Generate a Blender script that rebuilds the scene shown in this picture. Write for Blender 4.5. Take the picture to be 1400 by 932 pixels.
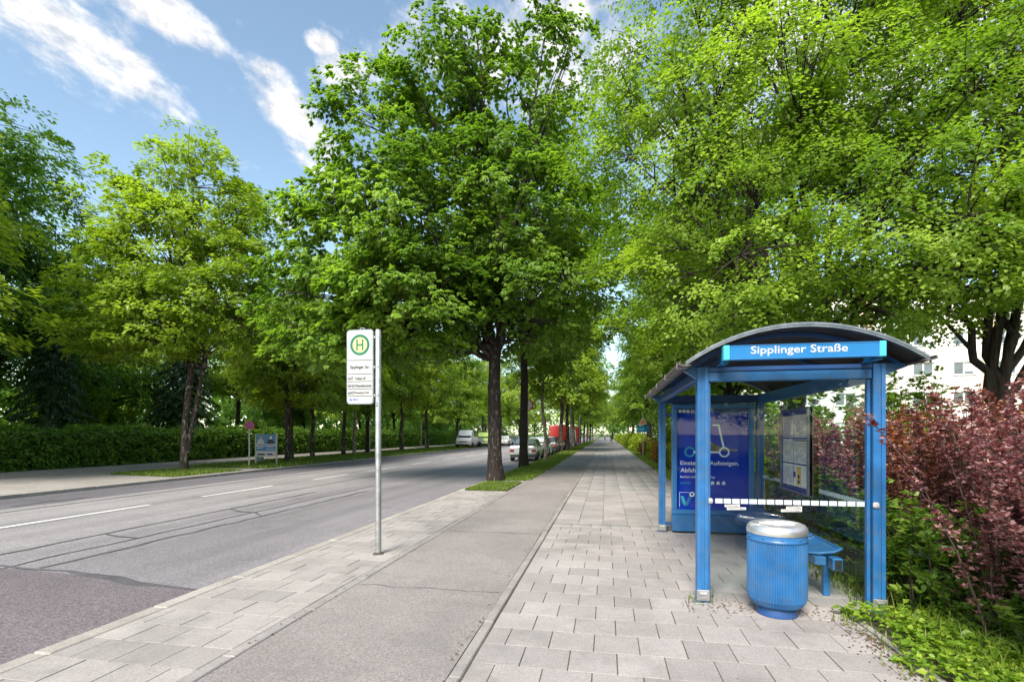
import bpy, bmesh, math, random
import numpy as np
from mathutils import Vector, Matrix
R = math.radians
for o in list(bpy.data.objects):
    bpy.data.objects.remove(o)
scn = bpy.context.scene
col = scn.collection

# ------------------------------------------------------------------ camera
FPX = 690.0
YAW = math.atan(129 / FPX)
cam_d = bpy.data.cameras.new('camera')
cam = bpy.data.objects.new('camera', cam_d); col.objects.link(cam)
cam_d.sensor_fit = 'HORIZONTAL'; cam_d.sensor_width = 36.0
cam_d.lens = 36.0 * FPX / 1400
cam_d.shift_y = (593.5 - 466) / 1400
cam_d.clip_start = 0.05; cam_d.clip_end = 6000
cam.location = (0, 0, 1.6)
cam.rotation_euler = (R(90), 0, YAW)
scn.camera = cam

# ------------------------------------------------------------------ sun, sky, exposure
SUN_EL, SUN_AZ = R(44), R(192)          # azimuth clockwise from +Y (north)
sun_d = bpy.data.lights.new('sun', 'SUN')
sun_d.energy = 2.3; sun_d.angle = R(24.0); sun_d.color = (1.0, 0.93, 0.83)
sun = bpy.data.objects.new('sun', sun_d); col.objects.link(sun)
sdir = Vector((math.sin(SUN_AZ) * math.cos(SUN_EL), math.cos(SUN_AZ) * math.cos(SUN_EL), math.sin(SUN_EL)))
sun.rotation_euler = (-sdir).to_track_quat('-Z', 'Y').to_euler()
sun.location = (0, -20, 40)
scn.view_settings.view_transform = 'Standard'
scn.view_settings.look = 'None'
scn.view_settings.exposure = 1.85
scn.view_settings.gamma = 1.0
scn.view_settings.use_curve_mapping = False
scn.cycles.max_bounces = 7; scn.cycles.diffuse_bounces = 3; scn.cycles.glossy_bounces = 3; scn.cycles.transmission_bounces = 4; scn.cycles.transparent_max_bounces = 10

def build_world():
    w = bpy.data.worlds.new('World'); scn.world = w; w.use_nodes = True
    nt = w.node_tree; N = nt.nodes; Lk = nt.links
    N.clear()
    out = N.new('ShaderNodeOutputWorld'); bg = N.new('ShaderNodeBackground')
    sky = N.new('ShaderNodeTexSky'); sky.sky_type = 'NISHITA'; sky.sun_disc = False
    sky.sun_elevation = SUN_EL; sky.sun_rotation = SUN_AZ
    sky.altitude = 500; sky.air_density = 1.0; sky.dust_density = 1.2; sky.ozone_density = 1.0
    tc = N.new('ShaderNodeTexCoord')
    def vm(op, a=None, b=None):
        n = N.new('ShaderNodeVectorMath'); n.operation = op
        for i, v in enumerate((a, b)):
            if v is None: continue
            if isinstance(v, (tuple, list)): n.inputs[i].default_value = v
            else: Lk.new(v, n.inputs[i])
        return n
    def m(op, a=None, b=None, clamp=False):
        n = N.new('ShaderNodeMath'); n.operation = op; n.use_clamp = clamp
        for i, v in enumerate((a, b)):
            if v is None: continue
            if isinstance(v, (int, float)): n.inputs[i].default_value = v
            else: Lk.new(v, n.inputs[i])
        return n.outputs[0]
    d = vm('NORMALIZE', tc.outputs['Generated']).outputs[0]
    sp = N.new('ShaderNodeSeparateXYZ'); Lk.new(d, sp.inputs[0])
    zz = m('MAXIMUM', m('ADD', sp.outputs[2], 0.12), 0.02)
    cv = N.new('ShaderNodeCombineXYZ')
    Lk.new(m('DIVIDE', sp.outputs[0], zz), cv.inputs[0]); Lk.new(m('DIVIDE', sp.outputs[1], zz), cv.inputs[1])
    # cloud layer as a sheet overhead: puffs + wind-drawn streaks
    mp = N.new('ShaderNodeMapping'); mp.inputs['Rotation'].default_value = (0, 0, R(38)); mp.inputs['Scale'].default_value = (1.35, 0.95, 1)
    Lk.new(cv.outputs[0], mp.inputs[0])
    n1 = N.new('ShaderNodeTexNoise'); n1.noise_dimensions = '2D'; n1.inputs['Scale'].default_value = 3.2; n1.inputs['Detail'].default_value = 3.5
    n1.inputs['Roughness'].default_value = 0.6; n1.inputs['Distortion'].default_value = 0.35
    Lk.new(mp.outputs[0], n1.inputs['Vector'])
    # cloud banks: (direction, half-widths in radians, roll)
    BANKS = CLOUD_BANKS
    tot = None
    def plane(q): zq = max(q.z + 0.12, 0.02); return np.array([q.x / zq, q.y / zq])
    for (dv, a, b, roll, amp) in BANKS:
        dv = Vector(dv).normalized()
        e1 = dv.cross(Vector((0, 0, 1))).normalized(); e2 = e1.cross(dv)
        u = e1 * math.cos(roll) + e2 * math.sin(roll); v = -e1 * math.sin(roll) + e2 * math.cos(roll)
        p0 = plane(dv); J = np.stack([plane((dv + u * a).normalized()) - p0, plane((dv + v * b).normalized()) - p0], 1)
        U, S_, _ = np.linalg.svd(J)
        mpb = N.new('ShaderNodeMapping'); mpb.vector_type = 'TEXTURE'; Lk.new(cv.outputs[0], mpb.inputs[0])
        mpb.inputs['Location'].default_value = (p0[0], p0[1], 0); mpb.inputs['Rotation'].default_value = (0, 0, math.atan2(U[1, 0], U[0, 0])); mpb.inputs['Scale'].default_value = (S_[0] * amp, S_[1] * amp, 1)
        gr = N.new('ShaderNodeTexGradient'); gr.gradient_type = 'SPHERICAL'; Lk.new(mpb.outputs[0], gr.inputs[0])
        tot = gr.outputs['Fac'] if tot is None else m('MAXIMUM', tot, gr.outputs['Fac'])
    tot = m('MULTIPLY', tot, m('SUBTRACT', 2.0, tot))
    n3 = N.new('ShaderNodeTexNoise'); n3.noise_dimensions = '2D'; n3.inputs['Scale'].default_value = 12.0; n3.inputs['Detail'].default_value = 4; n3.inputs['Roughness'].default_value = 0.68
    Lk.new(mp.outputs[0], n3.inputs['Vector'])
    nn = m('ADD', m('MULTIPLY', m('SUBTRACT', n1.outputs[0], 0.5), 2.3), m('MULTIPLY', m('SUBTRACT', n3.outputs[0], 0.5), 1.15))
    dens = m('ADD', nn, m('MULTIPLY', m('SUBTRACT', tot, 0.62), 1.15))
    rp = N.new('ShaderNodeMapRange'); rp.interpolation_type = 'SMOOTHSTEP'
    rp.inputs['From Min'].default_value = -0.34; rp.inputs['From Max'].default_value = 0.62
    Lk.new(dens, rp.inputs['Value'])
    dens2 = m('MULTIPLY', rp.outputs[0], 0.95)
    shade = N.new('ShaderNodeMapRange'); shade.inputs['From Min'].default_value = 0.30; shade.inputs['From Max'].default_value = 0.70
    shade.inputs['To Min'].default_value = 0.72; shade.inputs['To Max'].default_value = 1.06
    Lk.new(n3.outputs[0], shade.inputs['Value'])
    cc = N.new('ShaderNodeMix'); cc.data_type = 'RGBA'; cc.blend_type = 'MULTIPLY'; cc.inputs[0].default_value = 1
    cc.inputs[6].default_value = (CLOUD, CLOUD * 0.985, CLOUD * 0.98, 1)
    cs = N.new('ShaderNodeCombineXYZ')
    for i in range(3): Lk.new(shade.outputs[0], cs.inputs[i])
    Lk.new(cs.outputs[0], cc.inputs[7])
    mx = N.new('ShaderNodeMix'); mx.data_type = 'RGBA'
    tint = vm('MULTIPLY', sky.outputs[0], (1.06, 1.04, 0.90)).outputs[0]
    Lk.new(dens2, mx.inputs[0]); Lk.new(tint, mx.inputs[6]); Lk.new(cc.outputs[2], mx.inputs[7])
    Lk.new(mx.outputs[2], bg.inputs['Color']); bg.inputs['Strength'].default_value = 0.088
    Lk.new(bg.outputs[0], out.inputs[0])
CLOUD = 3.9
def skydir(px, py):                     # bearing of a point of the sky seen in the photograph
    v = Vector(((px - 700) / FPX, 1.0, (593.5 - py) / FPX))
    c, s = math.cos(YAW), math.sin(YAW)
    return (v.x * c - v.y * s, v.x * s + v.y * c, v.z)
CLOUD_BANKS = [
    (skydir(60, 20), 0.20, 0.10, R(-25), 1.0),
    (skydir(170, 85), 0.15, 0.05, R(-32), 0.9),
    (skydir(200, 5), 0.15, 0.05, R(-8), 0.8),
    (skydir(365, 95), 0.045, 0.03, R(0), 0.8),
    (skydir(440, 60), 0.04, 0.025, R(-10), 0.8),
    (skydir(470, 105), 0.09, 0.05, R(10), 0.8),
    (skydir(430, 200), 0.14, 0.05, R(-50), 1.0),
    (skydir(640, 40), 0.17, 0.09, R(15), 1.1),
    (skydir(760, 60), 0.25, 0.15, R(0), 1.0),
    (skydir(390, 300), 0.08, 0.03, R(-30), 0.6),
    (skydir(1150, 100), 0.4, 0.3, R(0), 0.9),
    ((-0.8, -0.4, 0.5), 0.4, 0.15, R(-20), 0.9), ((0.5, -0.8, 0.45), 0.45, 0.2, R(15), 0.9), ((-0.1, -0.9, 0.9), 0.3, 0.15, R(-35), 0.9), ((0.9, -0.1, 0.6), 0.35, 0.2, R(10), 0.9), ((0.2, -0.3, 1.0), 0.5, 0.25, R(20), 0.9), ((-0.7, 0.1, 0.9), 0.35, 0.2, R(-20), 0.9),  # unseen banks behind and overhead, added for reflections and fill light
]
build_world()

# ------------------------------------------------------------------ helpers
class MB:
    """collects shapes of one mesh"""
    def __init__(s): s.v = []; s.f = []; s.mi = []; s.cur = 0
    def add(s, vs, fs):
        o = len(s.v); s.v += [tuple(p) for p in vs]
        s.f += [tuple(i + o for i in f) for f in fs]; s.mi += [s.cur] * len(fs); return s
    def box(s, x0, x1, y0, y1, z0, z1, b=0.0):
        if b <= 0:
            vs = [(x, y, z) for z in (z0, z1) for y in (y0, y1) for x in (x0, x1)]
            fs = [(0, 2, 3, 1), (4, 5, 7, 6), (0, 1, 5, 4), (2, 6, 7, 3), (0, 4, 6, 2), (1, 3, 7, 5)]
            return s.add(vs, fs)
        bm = bmesh.new(); bmesh.ops.create_cube(bm, size=1)
        for v in bm.verts:
            v.co = Vector(((x0 + x1) / 2 + v.co.x * (x1 - x0), (y0 + y1) / 2 + v.co.y * (y1 - y0), (z0 + z1) / 2 + v.co.z * (z1 - z0)))
        bmesh.ops.bevel(bm, geom=bm.edges[:], offset=b, segments=1, affect='EDGES', profile=0.5)
        bm.verts.index_update()
        s.add([v.co for v in bm.verts], [[v.index for v in f.verts] for f in bm.faces]); bm.free(); return s
    def quad(s, a, b, c, d): return s.add([a, b, c, d], [(0, 1, 2, 3)])
    def prism(s, poly, z0, z1, axis='z', cap=True):
        n = len(poly)
        def pt(p, h):
            if axis == 'z': return (p[0], p[1], h)
            if axis == 'y': return (p[0], h, p[1])
            return (h, p[0], p[1])
        vs = [pt(p, z0) for p in poly] + [pt(p, z1) for p in poly]
        fs = [(i, (i + 1) % n, n + (i + 1) % n, n + i) for i in range(n)]
        if cap: fs += [tuple(range(n))[::-1], tuple(range(n, 2 * n))]
        return s.add(vs, fs)
    def tube(s, pts, rad, n=8, cap=True):
        pts = [Vector(p) for p in pts]
        if not isinstance(rad, (list, tuple)): rad = [rad] * len(pts)
        vs = []; fs = []; prev = None
        for i, p in enumerate(pts):
            t = (pts[min(i + 1, len(pts) - 1)] - pts[max(i - 1, 0)]).normalized()
            a = prev if prev is not None else (Vector((0, 0, 1)) if abs(t.z) < 0.9 else Vector((1, 0, 0)))
            a = (a - t * a.dot(t)).normalized(); prev = a; b = t.cross(a)
            for k in range(n):
                an = 2 * math.pi * k / n
                vs.append(p + (a * math.cos(an) + b * math.sin(an)) * rad[i])
        for i in range(len(pts) - 1):
            for k in range(n):
                fs.append((i * n + k, i * n + (k + 1) % n, (i + 1) * n + (k + 1) % n, (i + 1) * n + k))
        if cap:
            fs.append(tuple(range(n))[::-1]); fs.append(tuple(range((len(pts) - 1) * n, len(pts) * n)))
        return s.add(vs, fs)
    def lathe(s, prof, c=(0, 0, 0), n=32, axis='z'):
        vs = []; fs = []
        for (r, h) in prof:
            for k in range(n):
                a = 2 * math.pi * k / n; x, y = r * math.cos(a), r * math.sin(a)
                p = (x, y, h) if axis == 'z' else ((x, h, y) if axis == 'y' else (h, x, y))
                vs.append((p[0] + c[0], p[1] + c[1], p[2] + c[2]))
        for i in range(len(prof) - 1):
            for k in range(n):
                fs.append((i * n + k, i * n + (k + 1) % n, (i + 1) * n + (k + 1) % n, (i + 1) * n + k))
        if prof[0][0] > 1e-4: fs.append(tuple(range(n))[::-1])
        if prof[-1][0] > 1e-4: fs.append(tuple(range((len(prof) - 1) * n, len(prof) * n)))
        return s.add(vs, fs)
    def mesh(s, name, mats, off=(0, 0, 0), smooth=False):
        me = bpy.data.meshes.new(name)
        me.from_pydata([(p[0] - off[0], p[1] - off[1], p[2] - off[2]) for p in s.v], [], s.f)
        if not isinstance(mats, (list, tuple)): mats = [mats]
        for mt in mats: me.materials.append(mt)
        if len(mats) > 1: me.polygons.foreach_set('material_index', s.mi)
        bm = bmesh.new(); bm.from_mesh(me); bmesh.ops.recalc_face_normals(bm, faces=bm.faces[:]); bm.to_mesh(me); bm.free()
        if smooth:
            me.polygons.foreach_set('use_smooth', [True] * len(me.polygons))
            try: me.set_sharp_from_angle(angle=R(40))
            except Exception: pass
        me.update(); return me

def link(name, me, parent=None, loc=(0, 0, 0)):
    o = bpy.data.objects.new(name, me); col.objects.link(o); o.location = loc
    if parent is not None: o.parent = parent
    return o
def tag(o, label=None, cat=None, group=None, kind=None):
    if label: o['label'] = label
    if cat: o['category'] = cat
    if group: o['group'] = group
    if kind: o['kind'] = kind
    return o
ORG = {}
def thing(name, label, cat, loc=(0, 0, 0), rz=0, group=None):
    o = bpy.data.objects.new(name, None); col.objects.link(o); o.location = loc; o.rotation_euler = (0, 0, rz)
    o.empty_display_size = 0.2
    tag(o, label, cat, group); return o
def part(name, mb, mat, parent, off=(0, 0, 0), smooth=False, label=None):
    o = link(name, mb.mesh(name, mat, off, smooth), parent)
    if label: o['label'] = label
    return o
def copy_tree(o, parent=None):
    c = o.copy(); col.objects.link(c); c.parent = parent
    for ch in o.children: copy_tree(ch, c)
    return c
def np_mesh(name, V, faces, mat, attr=None, smooth=False):
    """faces: list of int arrays (k,3) or (k,4)"""
    me = bpy.data.meshes.new(name)
    V = np.asarray(V, dtype=np.float32)
    me.vertices.add(len(V)); me.vertices.foreach_set('co', V.ravel())
    faces = [np.asarray(f, dtype=np.int32) for f in faces if len(f)]
    loops = np.concatenate([f.ravel() for f in faces])
    sizes = np.concatenate([np.full(len(f), f.shape[1], dtype=np.int32) for f in faces])
    starts = np.concatenate([[0], np.cumsum(sizes)[:-1]]).astype(np.int32)
    me.loops.add(len(loops)); me.loops.foreach_set('vertex_index', loops)
    me.polygons.add(len(sizes)); me.polygons.foreach_set('loop_start', starts)
    try: me.polygons.foreach_set('loop_total', sizes)
    except Exception: pass
    if smooth: me.polygons.foreach_set('use_smooth', np.ones(len(sizes), dtype=bool))
    if attr is not None:
        a = me.attributes.new('rnd', 'FLOAT', 'POINT'); a.data.foreach_set('value', np.asarray(attr, dtype=np.float32))
    me.materials.append(mat); me.update(calc_edges=True); me.validate(); return me

_txt = {}
def text(name, body, mat, parent, x, y, z, width=None, height=None, bold=0.0, extrude=0.001, face='-y', spacing=1.0, off=(0, 0, 0), align='l', label=None):
    """flat lettering; x,z = lower left corner (or centre), in a plane facing -Y (or -X)"""
    cu = bpy.data.curves.new(name, 'FONT'); cu.body = body; cu.offset = bold; cu.resolution_u = 3; cu.space_character = spacing
    ob = bpy.data.objects.new(name, cu); col.objects.link(ob)
    dg = bpy.context.evaluated_depsgraph_get()
    me = bpy.data.meshes.new_from_object(ob.evaluated_get(dg))
    bpy.data.objects.remove(ob); bpy.data.curves.remove(cu)
    n = len(me.vertices); co = np.empty(n * 3, dtype=np.float32); me.vertices.foreach_get('co', co); co = co.reshape(-1, 3)
    mn, mxx = co.min(0), co.max(0); sz = mxx - mn
    co = co - mn
    sx = (width / sz[0]) if width else None; sy = (height / sz[1]) if height else None
    if sx is None: sx = sy
    if sy is None: sy = sx
    co[:, 0] *= sx; co[:, 1] *= sy
    if align == 'c': co[:, 0] -= sz[0] * sx / 2
    out = np.zeros_like(co)
    if face == '-y':
        out[:, 0] = x + co[:, 0]; out[:, 1] = y; out[:, 2] = z + co[:, 1]
    else:
        out[:, 0] = x; out[:, 1] = y - co[:, 0]; out[:, 2] = z + co[:, 1]
    out -= np.array(off, dtype=np.float32)
    me.vertices.foreach_set('co', out.ravel()); me.materials.clear(); me.materials.append(mat); me.update()
    o = link(name, me, parent)
    if label: o['label'] = label
    return o

# ------------------------------------------------------------------ materials
def mat_new(name):
    m = bpy.data.materials.new(name); m.use_nodes = True
    return m, m.node_tree, m.node_tree.nodes['Principled BSDF']
def pmat(name, rgb, rough=0.5, metal=0.0, spec=0.5, var=0.0, vscale=8.0, bump=0.0, bscale=60.0, coat=0.0, dirt=None, dscale=1.5, damt=0.4):
    """principled paint / metal / plastic with slight procedural mottling, grain and dirt"""
    m, nt, b = mat_new(name); N = nt.nodes; L = nt.links
    b.inputs['Base Color'].default_value = (*rgb, 1); b.inputs['Roughness'].default_value = rough
    b.inputs['Metallic'].default_value = metal; b.inputs['Specular IOR Level'].default_value = spec
    b.inputs['Coat Weight'].default_value = coat
    tc = N.new('ShaderNodeTexCoord')
    src = None
    if var > 0:
        n = N.new('ShaderNodeTexNoise'); n.inputs['Scale'].default_value = vscale; n.inputs['Detail'].default_value = 6
        L.new(tc.outputs['Object'], n.inputs['Vector'])
        r = N.new('ShaderNodeMapRange'); r.inputs['From Min'].default_value = 0.3; r.inputs['From Max'].default_value = 0.7
        r.inputs['To Min'].default_value = 1 - var; r.inputs['To Max'].default_value = 1 + var
        L.new(n.outputs[0], r.inputs['Value'])
        mx = N.new('ShaderNodeVectorMath'); mx.operation = 'SCALE'; mx.inputs[0].default_value = rgb
        L.new(r.outputs[0], mx.inputs['Scale']); src = mx.outputs[0]
        rr = N.new('ShaderNodeMapRange'); rr.inputs['To Min'].default_value = max(0.02, rough - 0.12); rr.inputs['To Max'].default_value = min(1, rough + 0.14)
        L.new(n.outputs[0], rr.inputs['Value']); L.new(rr.outputs[0], b.inputs['Roughness'])
    if dirt is not None:
        n = N.new('ShaderNodeTexNoise'); n.inputs['Scale'].default_value = dscale; n.inputs['Detail'].default_value = 8; n.inputs['Roughness'].default_value = 0.65
        L.new(tc.outputs['Object'], n.inputs['Vector'])
        r = N.new('ShaderNodeMapRange'); r.inputs['From Min'].default_value = 0.45; r.inputs['From Max'].default_value = 0.75
        r.inputs['To Max'].default_value = damt; L.new(n.outputs[0], r.inputs['Value'])
        mx = N.new('ShaderNodeMix'); mx.data_type = 'RGBA'; L.new(r.outputs[0], mx.inputs[0])
        if src is not None: L.new(src, mx.inputs[6])
        else: mx.inputs[6].default_value = (*rgb, 1)
        mx.inputs[7].default_value = (*dirt, 1); src = mx.outputs[2]
    if src is not None: L.new(src, b.inputs['Base Color'])
    if bump > 0:
        n = N.new('ShaderNodeTexNoise'); n.inputs['Scale'].default_value = bscale; n.inputs['Detail'].default_value = 4
        L.new(tc.outputs['Object'], n.inputs['Vector'])
        bp = N.new('ShaderNodeBump'); bp.inputs['Strength'].default_value = bump; bp.inputs['Distance'].default_value = 0.01
        L.new(n.outputs[0], bp.inputs['Height']); L.new(bp.outputs[0], b.inputs['Normal'])
    return m
def ramp(N, stops):
    r = N.new('ShaderNodeValToRGB'); e = r.color_ramp.elements
    while len(e) < len(stops): e.new(0.5)
    for i, (p, c) in enumerate(stops): e[i].position = p; e[i].color = (*c, 1)
    return r
def leaf_mat(name, dark, mid, light, trans=0.48, rough=0.42, tcol=None, spec=0.4):
    m, nt, b = mat_new(name); N = nt.nodes; L = nt.links
    at = N.new('ShaderNodeAttribute'); at.attribute_name = 'rnd'
    r = ramp(N, [(0.0, dark), (0.5, mid), (1.0, light)]); L.new(at.outputs['Fac'], r.inputs[0])
    L.new(r.outputs[0], b.inputs['Base Color']); b.inputs['Roughness'].default_value = rough
    b.inputs['Specular IOR Level'].default_value = spec
    t = N.new('ShaderNodeBsdfTranslucent')
    mc = N.new('ShaderNodeMix'); mc.data_type = 'RGBA'; mc.blend_type = 'MULTIPLY'; mc.inputs[0].default_value = 1
    L.new(r.outputs[0], mc.inputs[6]); mc.inputs[7].default_value = (*(tcol or (1.5, 1.6, 0.55)), 1)
    L.new(mc.outputs[2], t.inputs['Color'])
    ms = N.new('ShaderNodeMixShader'); ms.inputs[0].default_value = trans
    L.new(b.outputs[0], ms.inputs[1]); L.new(t.outputs[0], ms.inputs[2])
    L.new(ms.outputs[0], nt.nodes['Material Output'].inputs['Surface'])
    return m
def bark_mat(name, c1, c2, scale=9.0, fleck=None):
    m, nt, b = mat_new(name); N = nt.nodes; L = nt.links
    tc = N.new('ShaderNodeTexCoord'); mp = N.new('ShaderNodeMapping'); mp.inputs['Scale'].default_value = (1, 1, 0.22)
    L.new(tc.outputs['Object'], mp.inputs[0])
    n = N.new('ShaderNodeTexNoise'); n.inputs['Scale'].default_value = scale * 2; n.inputs['Detail'].default_value = 8; n.inputs['Roughness'].default_value = 0.7
    L.new(mp.outputs[0], n.inputs['Vector'])
    v = N.new('ShaderNodeTexVoronoi'); v.inputs['Scale'].default_value = scale * 2.2; L.new(mp.outputs[0], v.inputs['Vector'])
    mm = N.new('ShaderNodeMath'); mm.operation = 'MULTIPLY'; L.new(n.outputs[0], mm.inputs[0]); L.new(v.outputs[0], mm.inputs[1])
    r = ramp(N, [(0.05, c1), (0.5, c2)]); L.new(mm.outputs[0], r.inputs[0])
    src = r.outputs[0]
    if fleck:
        v2 = N.new('ShaderNodeTexNoise'); v2.inputs['Scale'].default_value = scale * 1.3; v2.inputs['Detail'].default_value = 3
        mp2 = N.new('ShaderNodeMapping'); mp2.inputs['Scale'].default_value = (1, 1, 0.5); mp2.inputs['Location'].default_value = (7, 3, 1)
        L.new(tc.outputs['Object'], mp2.inputs[0]); L.new(mp2.outputs[0], v2.inputs['Vector'])
        st = ramp(N, [(0.57, (0, 0, 0)), (0.62, (1, 1, 1))]); L.new(v2.outputs[0], st.inputs[0])
        mx = N.new('ShaderNodeMix'); mx.data_type = 'RGBA'; L.new(st.outputs[0], mx.inputs[0]); L.new(src, mx.inputs[6]); mx.inputs[7].default_value = (*fleck, 1)
        src = mx.outputs[2]
    L.new(src, b.inputs['Base Color']); b.inputs['Roughness'].default_value = 0.9
    bp = N.new('ShaderNodeBump'); bp.inputs['Strength'].default_value = 0.9; bp.inputs['Distance'].default_value = 0.03
    L.new(mm.outputs[0], bp.inputs['Height']); L.new(bp.outputs[0], b.inputs['Normal'])
    return m
def ground_mat(name, c1, c2, c3=None, s1=0.6, s2=120.0, grain=0.25, rough=0.9, bump=0.35, objrnd=0.0, stain=None, spots=True, attr=False):
    """mineral surface: broad tone changes, aggregate grain, dark specks, stains"""
    m, nt, b = mat_new(name); N = nt.nodes; L = nt.links
    g = N.new('ShaderNodeNewGeometry')
    n1 = N.new('ShaderNodeTexNoise'); n1.inputs['Scale'].default_value = s1; n1.inputs['Detail'].default_value = 7; n1.inputs['Roughness'].default_value = 0.62
    L.new(g.outputs['Position'], n1.inputs['Vector'])
    r1 = ramp(N, [(0.33, c1), (0.66, c2)]); L.new(n1.outputs[0], r1.inputs[0]); src = r1.outputs[0]
    n2 = N.new('ShaderNodeTexVoronoi'); n2.inputs['Scale'].default_value = s2; L.new(g.outputs['Position'], n2.inputs['Vector'])
    rg = N.new('ShaderNodeMapRange'); rg.inputs['To Min'].default_value = 1 - grain; rg.inputs['To Max'].default_value = 1 + grain
    sp = N.new('ShaderNodeSeparateColor'); L.new(n2.outputs['Color'], sp.inputs[0]); L.new(sp.outputs[0], rg.inputs['Value'])
    sc = N.new('ShaderNodeVectorMath'); sc.operation = 'SCALE'; L.new(src, sc.inputs[0]); L.new(rg.outputs[0], sc.inputs['Scale']); src = sc.outputs[0]
    if objrnd > 0:
        if attr:
            oi = N.new('ShaderNodeAttribute'); oi.attribute_name = 'rnd'; ov = oi.outputs['Fac']
        else:
            oi = N.new('ShaderNodeObjectInfo'); ov = oi.outputs['Random']
        ro = N.new('ShaderNodeMapRange'); ro.inputs['To Min'].default_value = 1 - objrnd; ro.inputs['To Max'].default_value = 1 + objrnd * 0.7
        L.new(ov, ro.inputs['Value'])
        s3 = N.new('ShaderNodeVectorMath'); s3.operation = 'SCALE'; L.new(src, s3.inputs[0]); L.new(ro.outputs[0], s3.inputs['Scale']); src = s3.outputs[0]
    if stain:
        n3 = N.new('ShaderNodeTexNoise'); n3.inputs['Scale'].default_value = 1.7; n3.inputs['Detail'].default_value = 9; n3.inputs['Roughness'].default_value = 0.7
        mp = N.new('ShaderNodeMapping'); mp.inputs['Location'].default_value = (11, 5, 2); L.new(g.outputs['Position'], mp.inputs[0]); L.new(mp.outputs[0], n3.inputs['Vector'])
        r3 = ramp(N, [(0.5, (0, 0, 0)), (0.78, (0.75, 0.75, 0.75))]); L.new(n3.outputs[0], r3.inputs[0])
        mx = N.new('ShaderNodeMix'); mx.data_type = 'RGBA'; L.new(r3.outputs[0], mx.inputs[0]); L.new(src, mx.inputs[6]); mx.inputs[7].default_value = (*stain, 1); src = mx.outputs[2]
    if spots:
        v = N.new('ShaderNodeTexVoronoi'); v.inputs['Scale'].default_value = 9.0; L.new(g.outputs['Position'], v.inputs['Vector'])
        rs = ramp(N, [(0.05, (1, 1, 1)), (0.09, (0, 0, 0))]); L.new(v.outputs['Distance'], rs.inputs[0])
        vs = N.new('ShaderNodeSeparateColor'); L.new(v.outputs['Color'], vs.inputs[0])
        th = N.new('ShaderNodeMath'); th.operation = 'GREATER_THAN'; th.inputs[1].default_value = 0.72; L.new(vs.outputs[1], th.inputs[0])
        mu = N.new('ShaderNodeMath'); mu.operation = 'MULTIPLY'; L.new(th.outputs[0], mu.inputs[0]); L.new(rs.outputs[0], mu.inputs[1])
        mu2 = N.new('ShaderNodeMath'); mu2.operation = 'MULTIPLY'; mu2.inputs[1].default_value = 0.6; L.new(mu.outputs[0], mu2.inputs[0])
        mx = N.new('ShaderNodeMix'); mx.data_type = 'RGBA'; L.new(mu2.outputs[0], mx.inputs[0]); L.new(src, mx.inputs[6]); mx.inputs[7].default_value = (0.035, 0.03, 0.028, 1); src = mx.outputs[2]
    L.new(src, b.inputs['Base Color']); b.inputs['Roughness'].default_value = rough; b.inputs['Specular IOR Level'].default_value = 0.3
    bp = N.new('ShaderNodeBump'); bp.inputs['Strength'].default_value = bump; bp.inputs['Distance'].default_value = 0.004
    L.new(sp.outputs[0], bp.inputs['Height']); L.new(bp.outputs[0], b.inputs['Normal'])
    return m
def glass_mat(name, tint=(0.86, 0.93, 0.92), refl=1.0):
    m, nt, b = mat_new(name); N = nt.nodes; L = nt.links; N.remove(b)
    t = N.new('ShaderNodeBsdfTransparent'); t.inputs[0].default_value = (*tint, 1)
    g = N.new('ShaderNodeBsdfGlossy'); g.inputs['Roughness'].default_value = 0.01; g.inputs[0].default_value = (1, 1, 1, 1)
    ge = N.new('ShaderNodeNewGeometry'); dt = N.new('ShaderNodeVectorMath'); dt.operation = 'DOT_PRODUCT'
    L.new(ge.outputs['Incoming'], dt.inputs[0]); L.new(ge.outputs['Normal'], dt.inputs[1])
    def mm(op, a, b):
        n = N.new('ShaderNodeMath'); n.operation = op; n.use_clamp = True
        for q, v in enumerate((a, b)):
            if v is None: continue
            if isinstance(v, float): n.inputs[q].default_value = v
            else: L.new(v, n.inputs[q])
        return n
    ab = mm('ABSOLUTE', dt.outputs['Value'], None); om = mm('SUBTRACT', 1.0, ab.outputs[0]); pw = mm('POWER', om.outputs[0], 5.0)
    sc = mm('MULTIPLY', pw.outputs[0], 0.9); ad = mm('ADD', sc.outputs[0], 0.042); mu = mm('MULTIPLY', ad.outputs[0], float(refl))
    ms = N.new('ShaderNodeMixShader'); L.new(mu.outputs[0], ms.inputs[0]); L.new(t.outputs[0], ms.inputs[1]); L.new(g.outputs[0], ms.inputs[2])
    L.new(ms.outputs[0], N['Material Output'].inputs['Surface']); return m

M = {}
M['slab'] = ground_mat('concrete_slab', (0.256, 0.236, 0.229), (0.321, 0.299, 0.293), s1=1.1, s2=170, grain=0.20, objrnd=0.13, stain=(0.155, 0.150, 0.144), bump=0.25)
M['slab_far'] = ground_mat('concrete_slab_far', (0.244, 0.233, 0.229), (0.301, 0.289, 0.286), s1=0.5, s2=60, grain=0.12, objrnd=0.13, stain=(0.160, 0.153, 0.148), attr=True, spots=False)
M['slab_wait'] = ground_mat('concrete_slab_kerbside', (0.255, 0.236, 0.225), (0.327, 0.305, 0.293), s1=1.0, s2=150, grain=0.18, objrnd=0.12, stain=(0.154, 0.151, 0.140), bump=0.25)
M['grout'] = ground_mat('joint_dirt', (0.055, 0.046, 0.035), (0.092, 0.082, 0.065), s1=3, s2=200, grain=0.4, spots=False)
M['kerb'] = ground_mat('granite_kerb', (0.287, 0.266, 0.240), (0.351, 0.329, 0.300), s1=1.4, s2=180, grain=0.25, objrnd=0.08, stain=(0.182, 0.169, 0.150))
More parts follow.
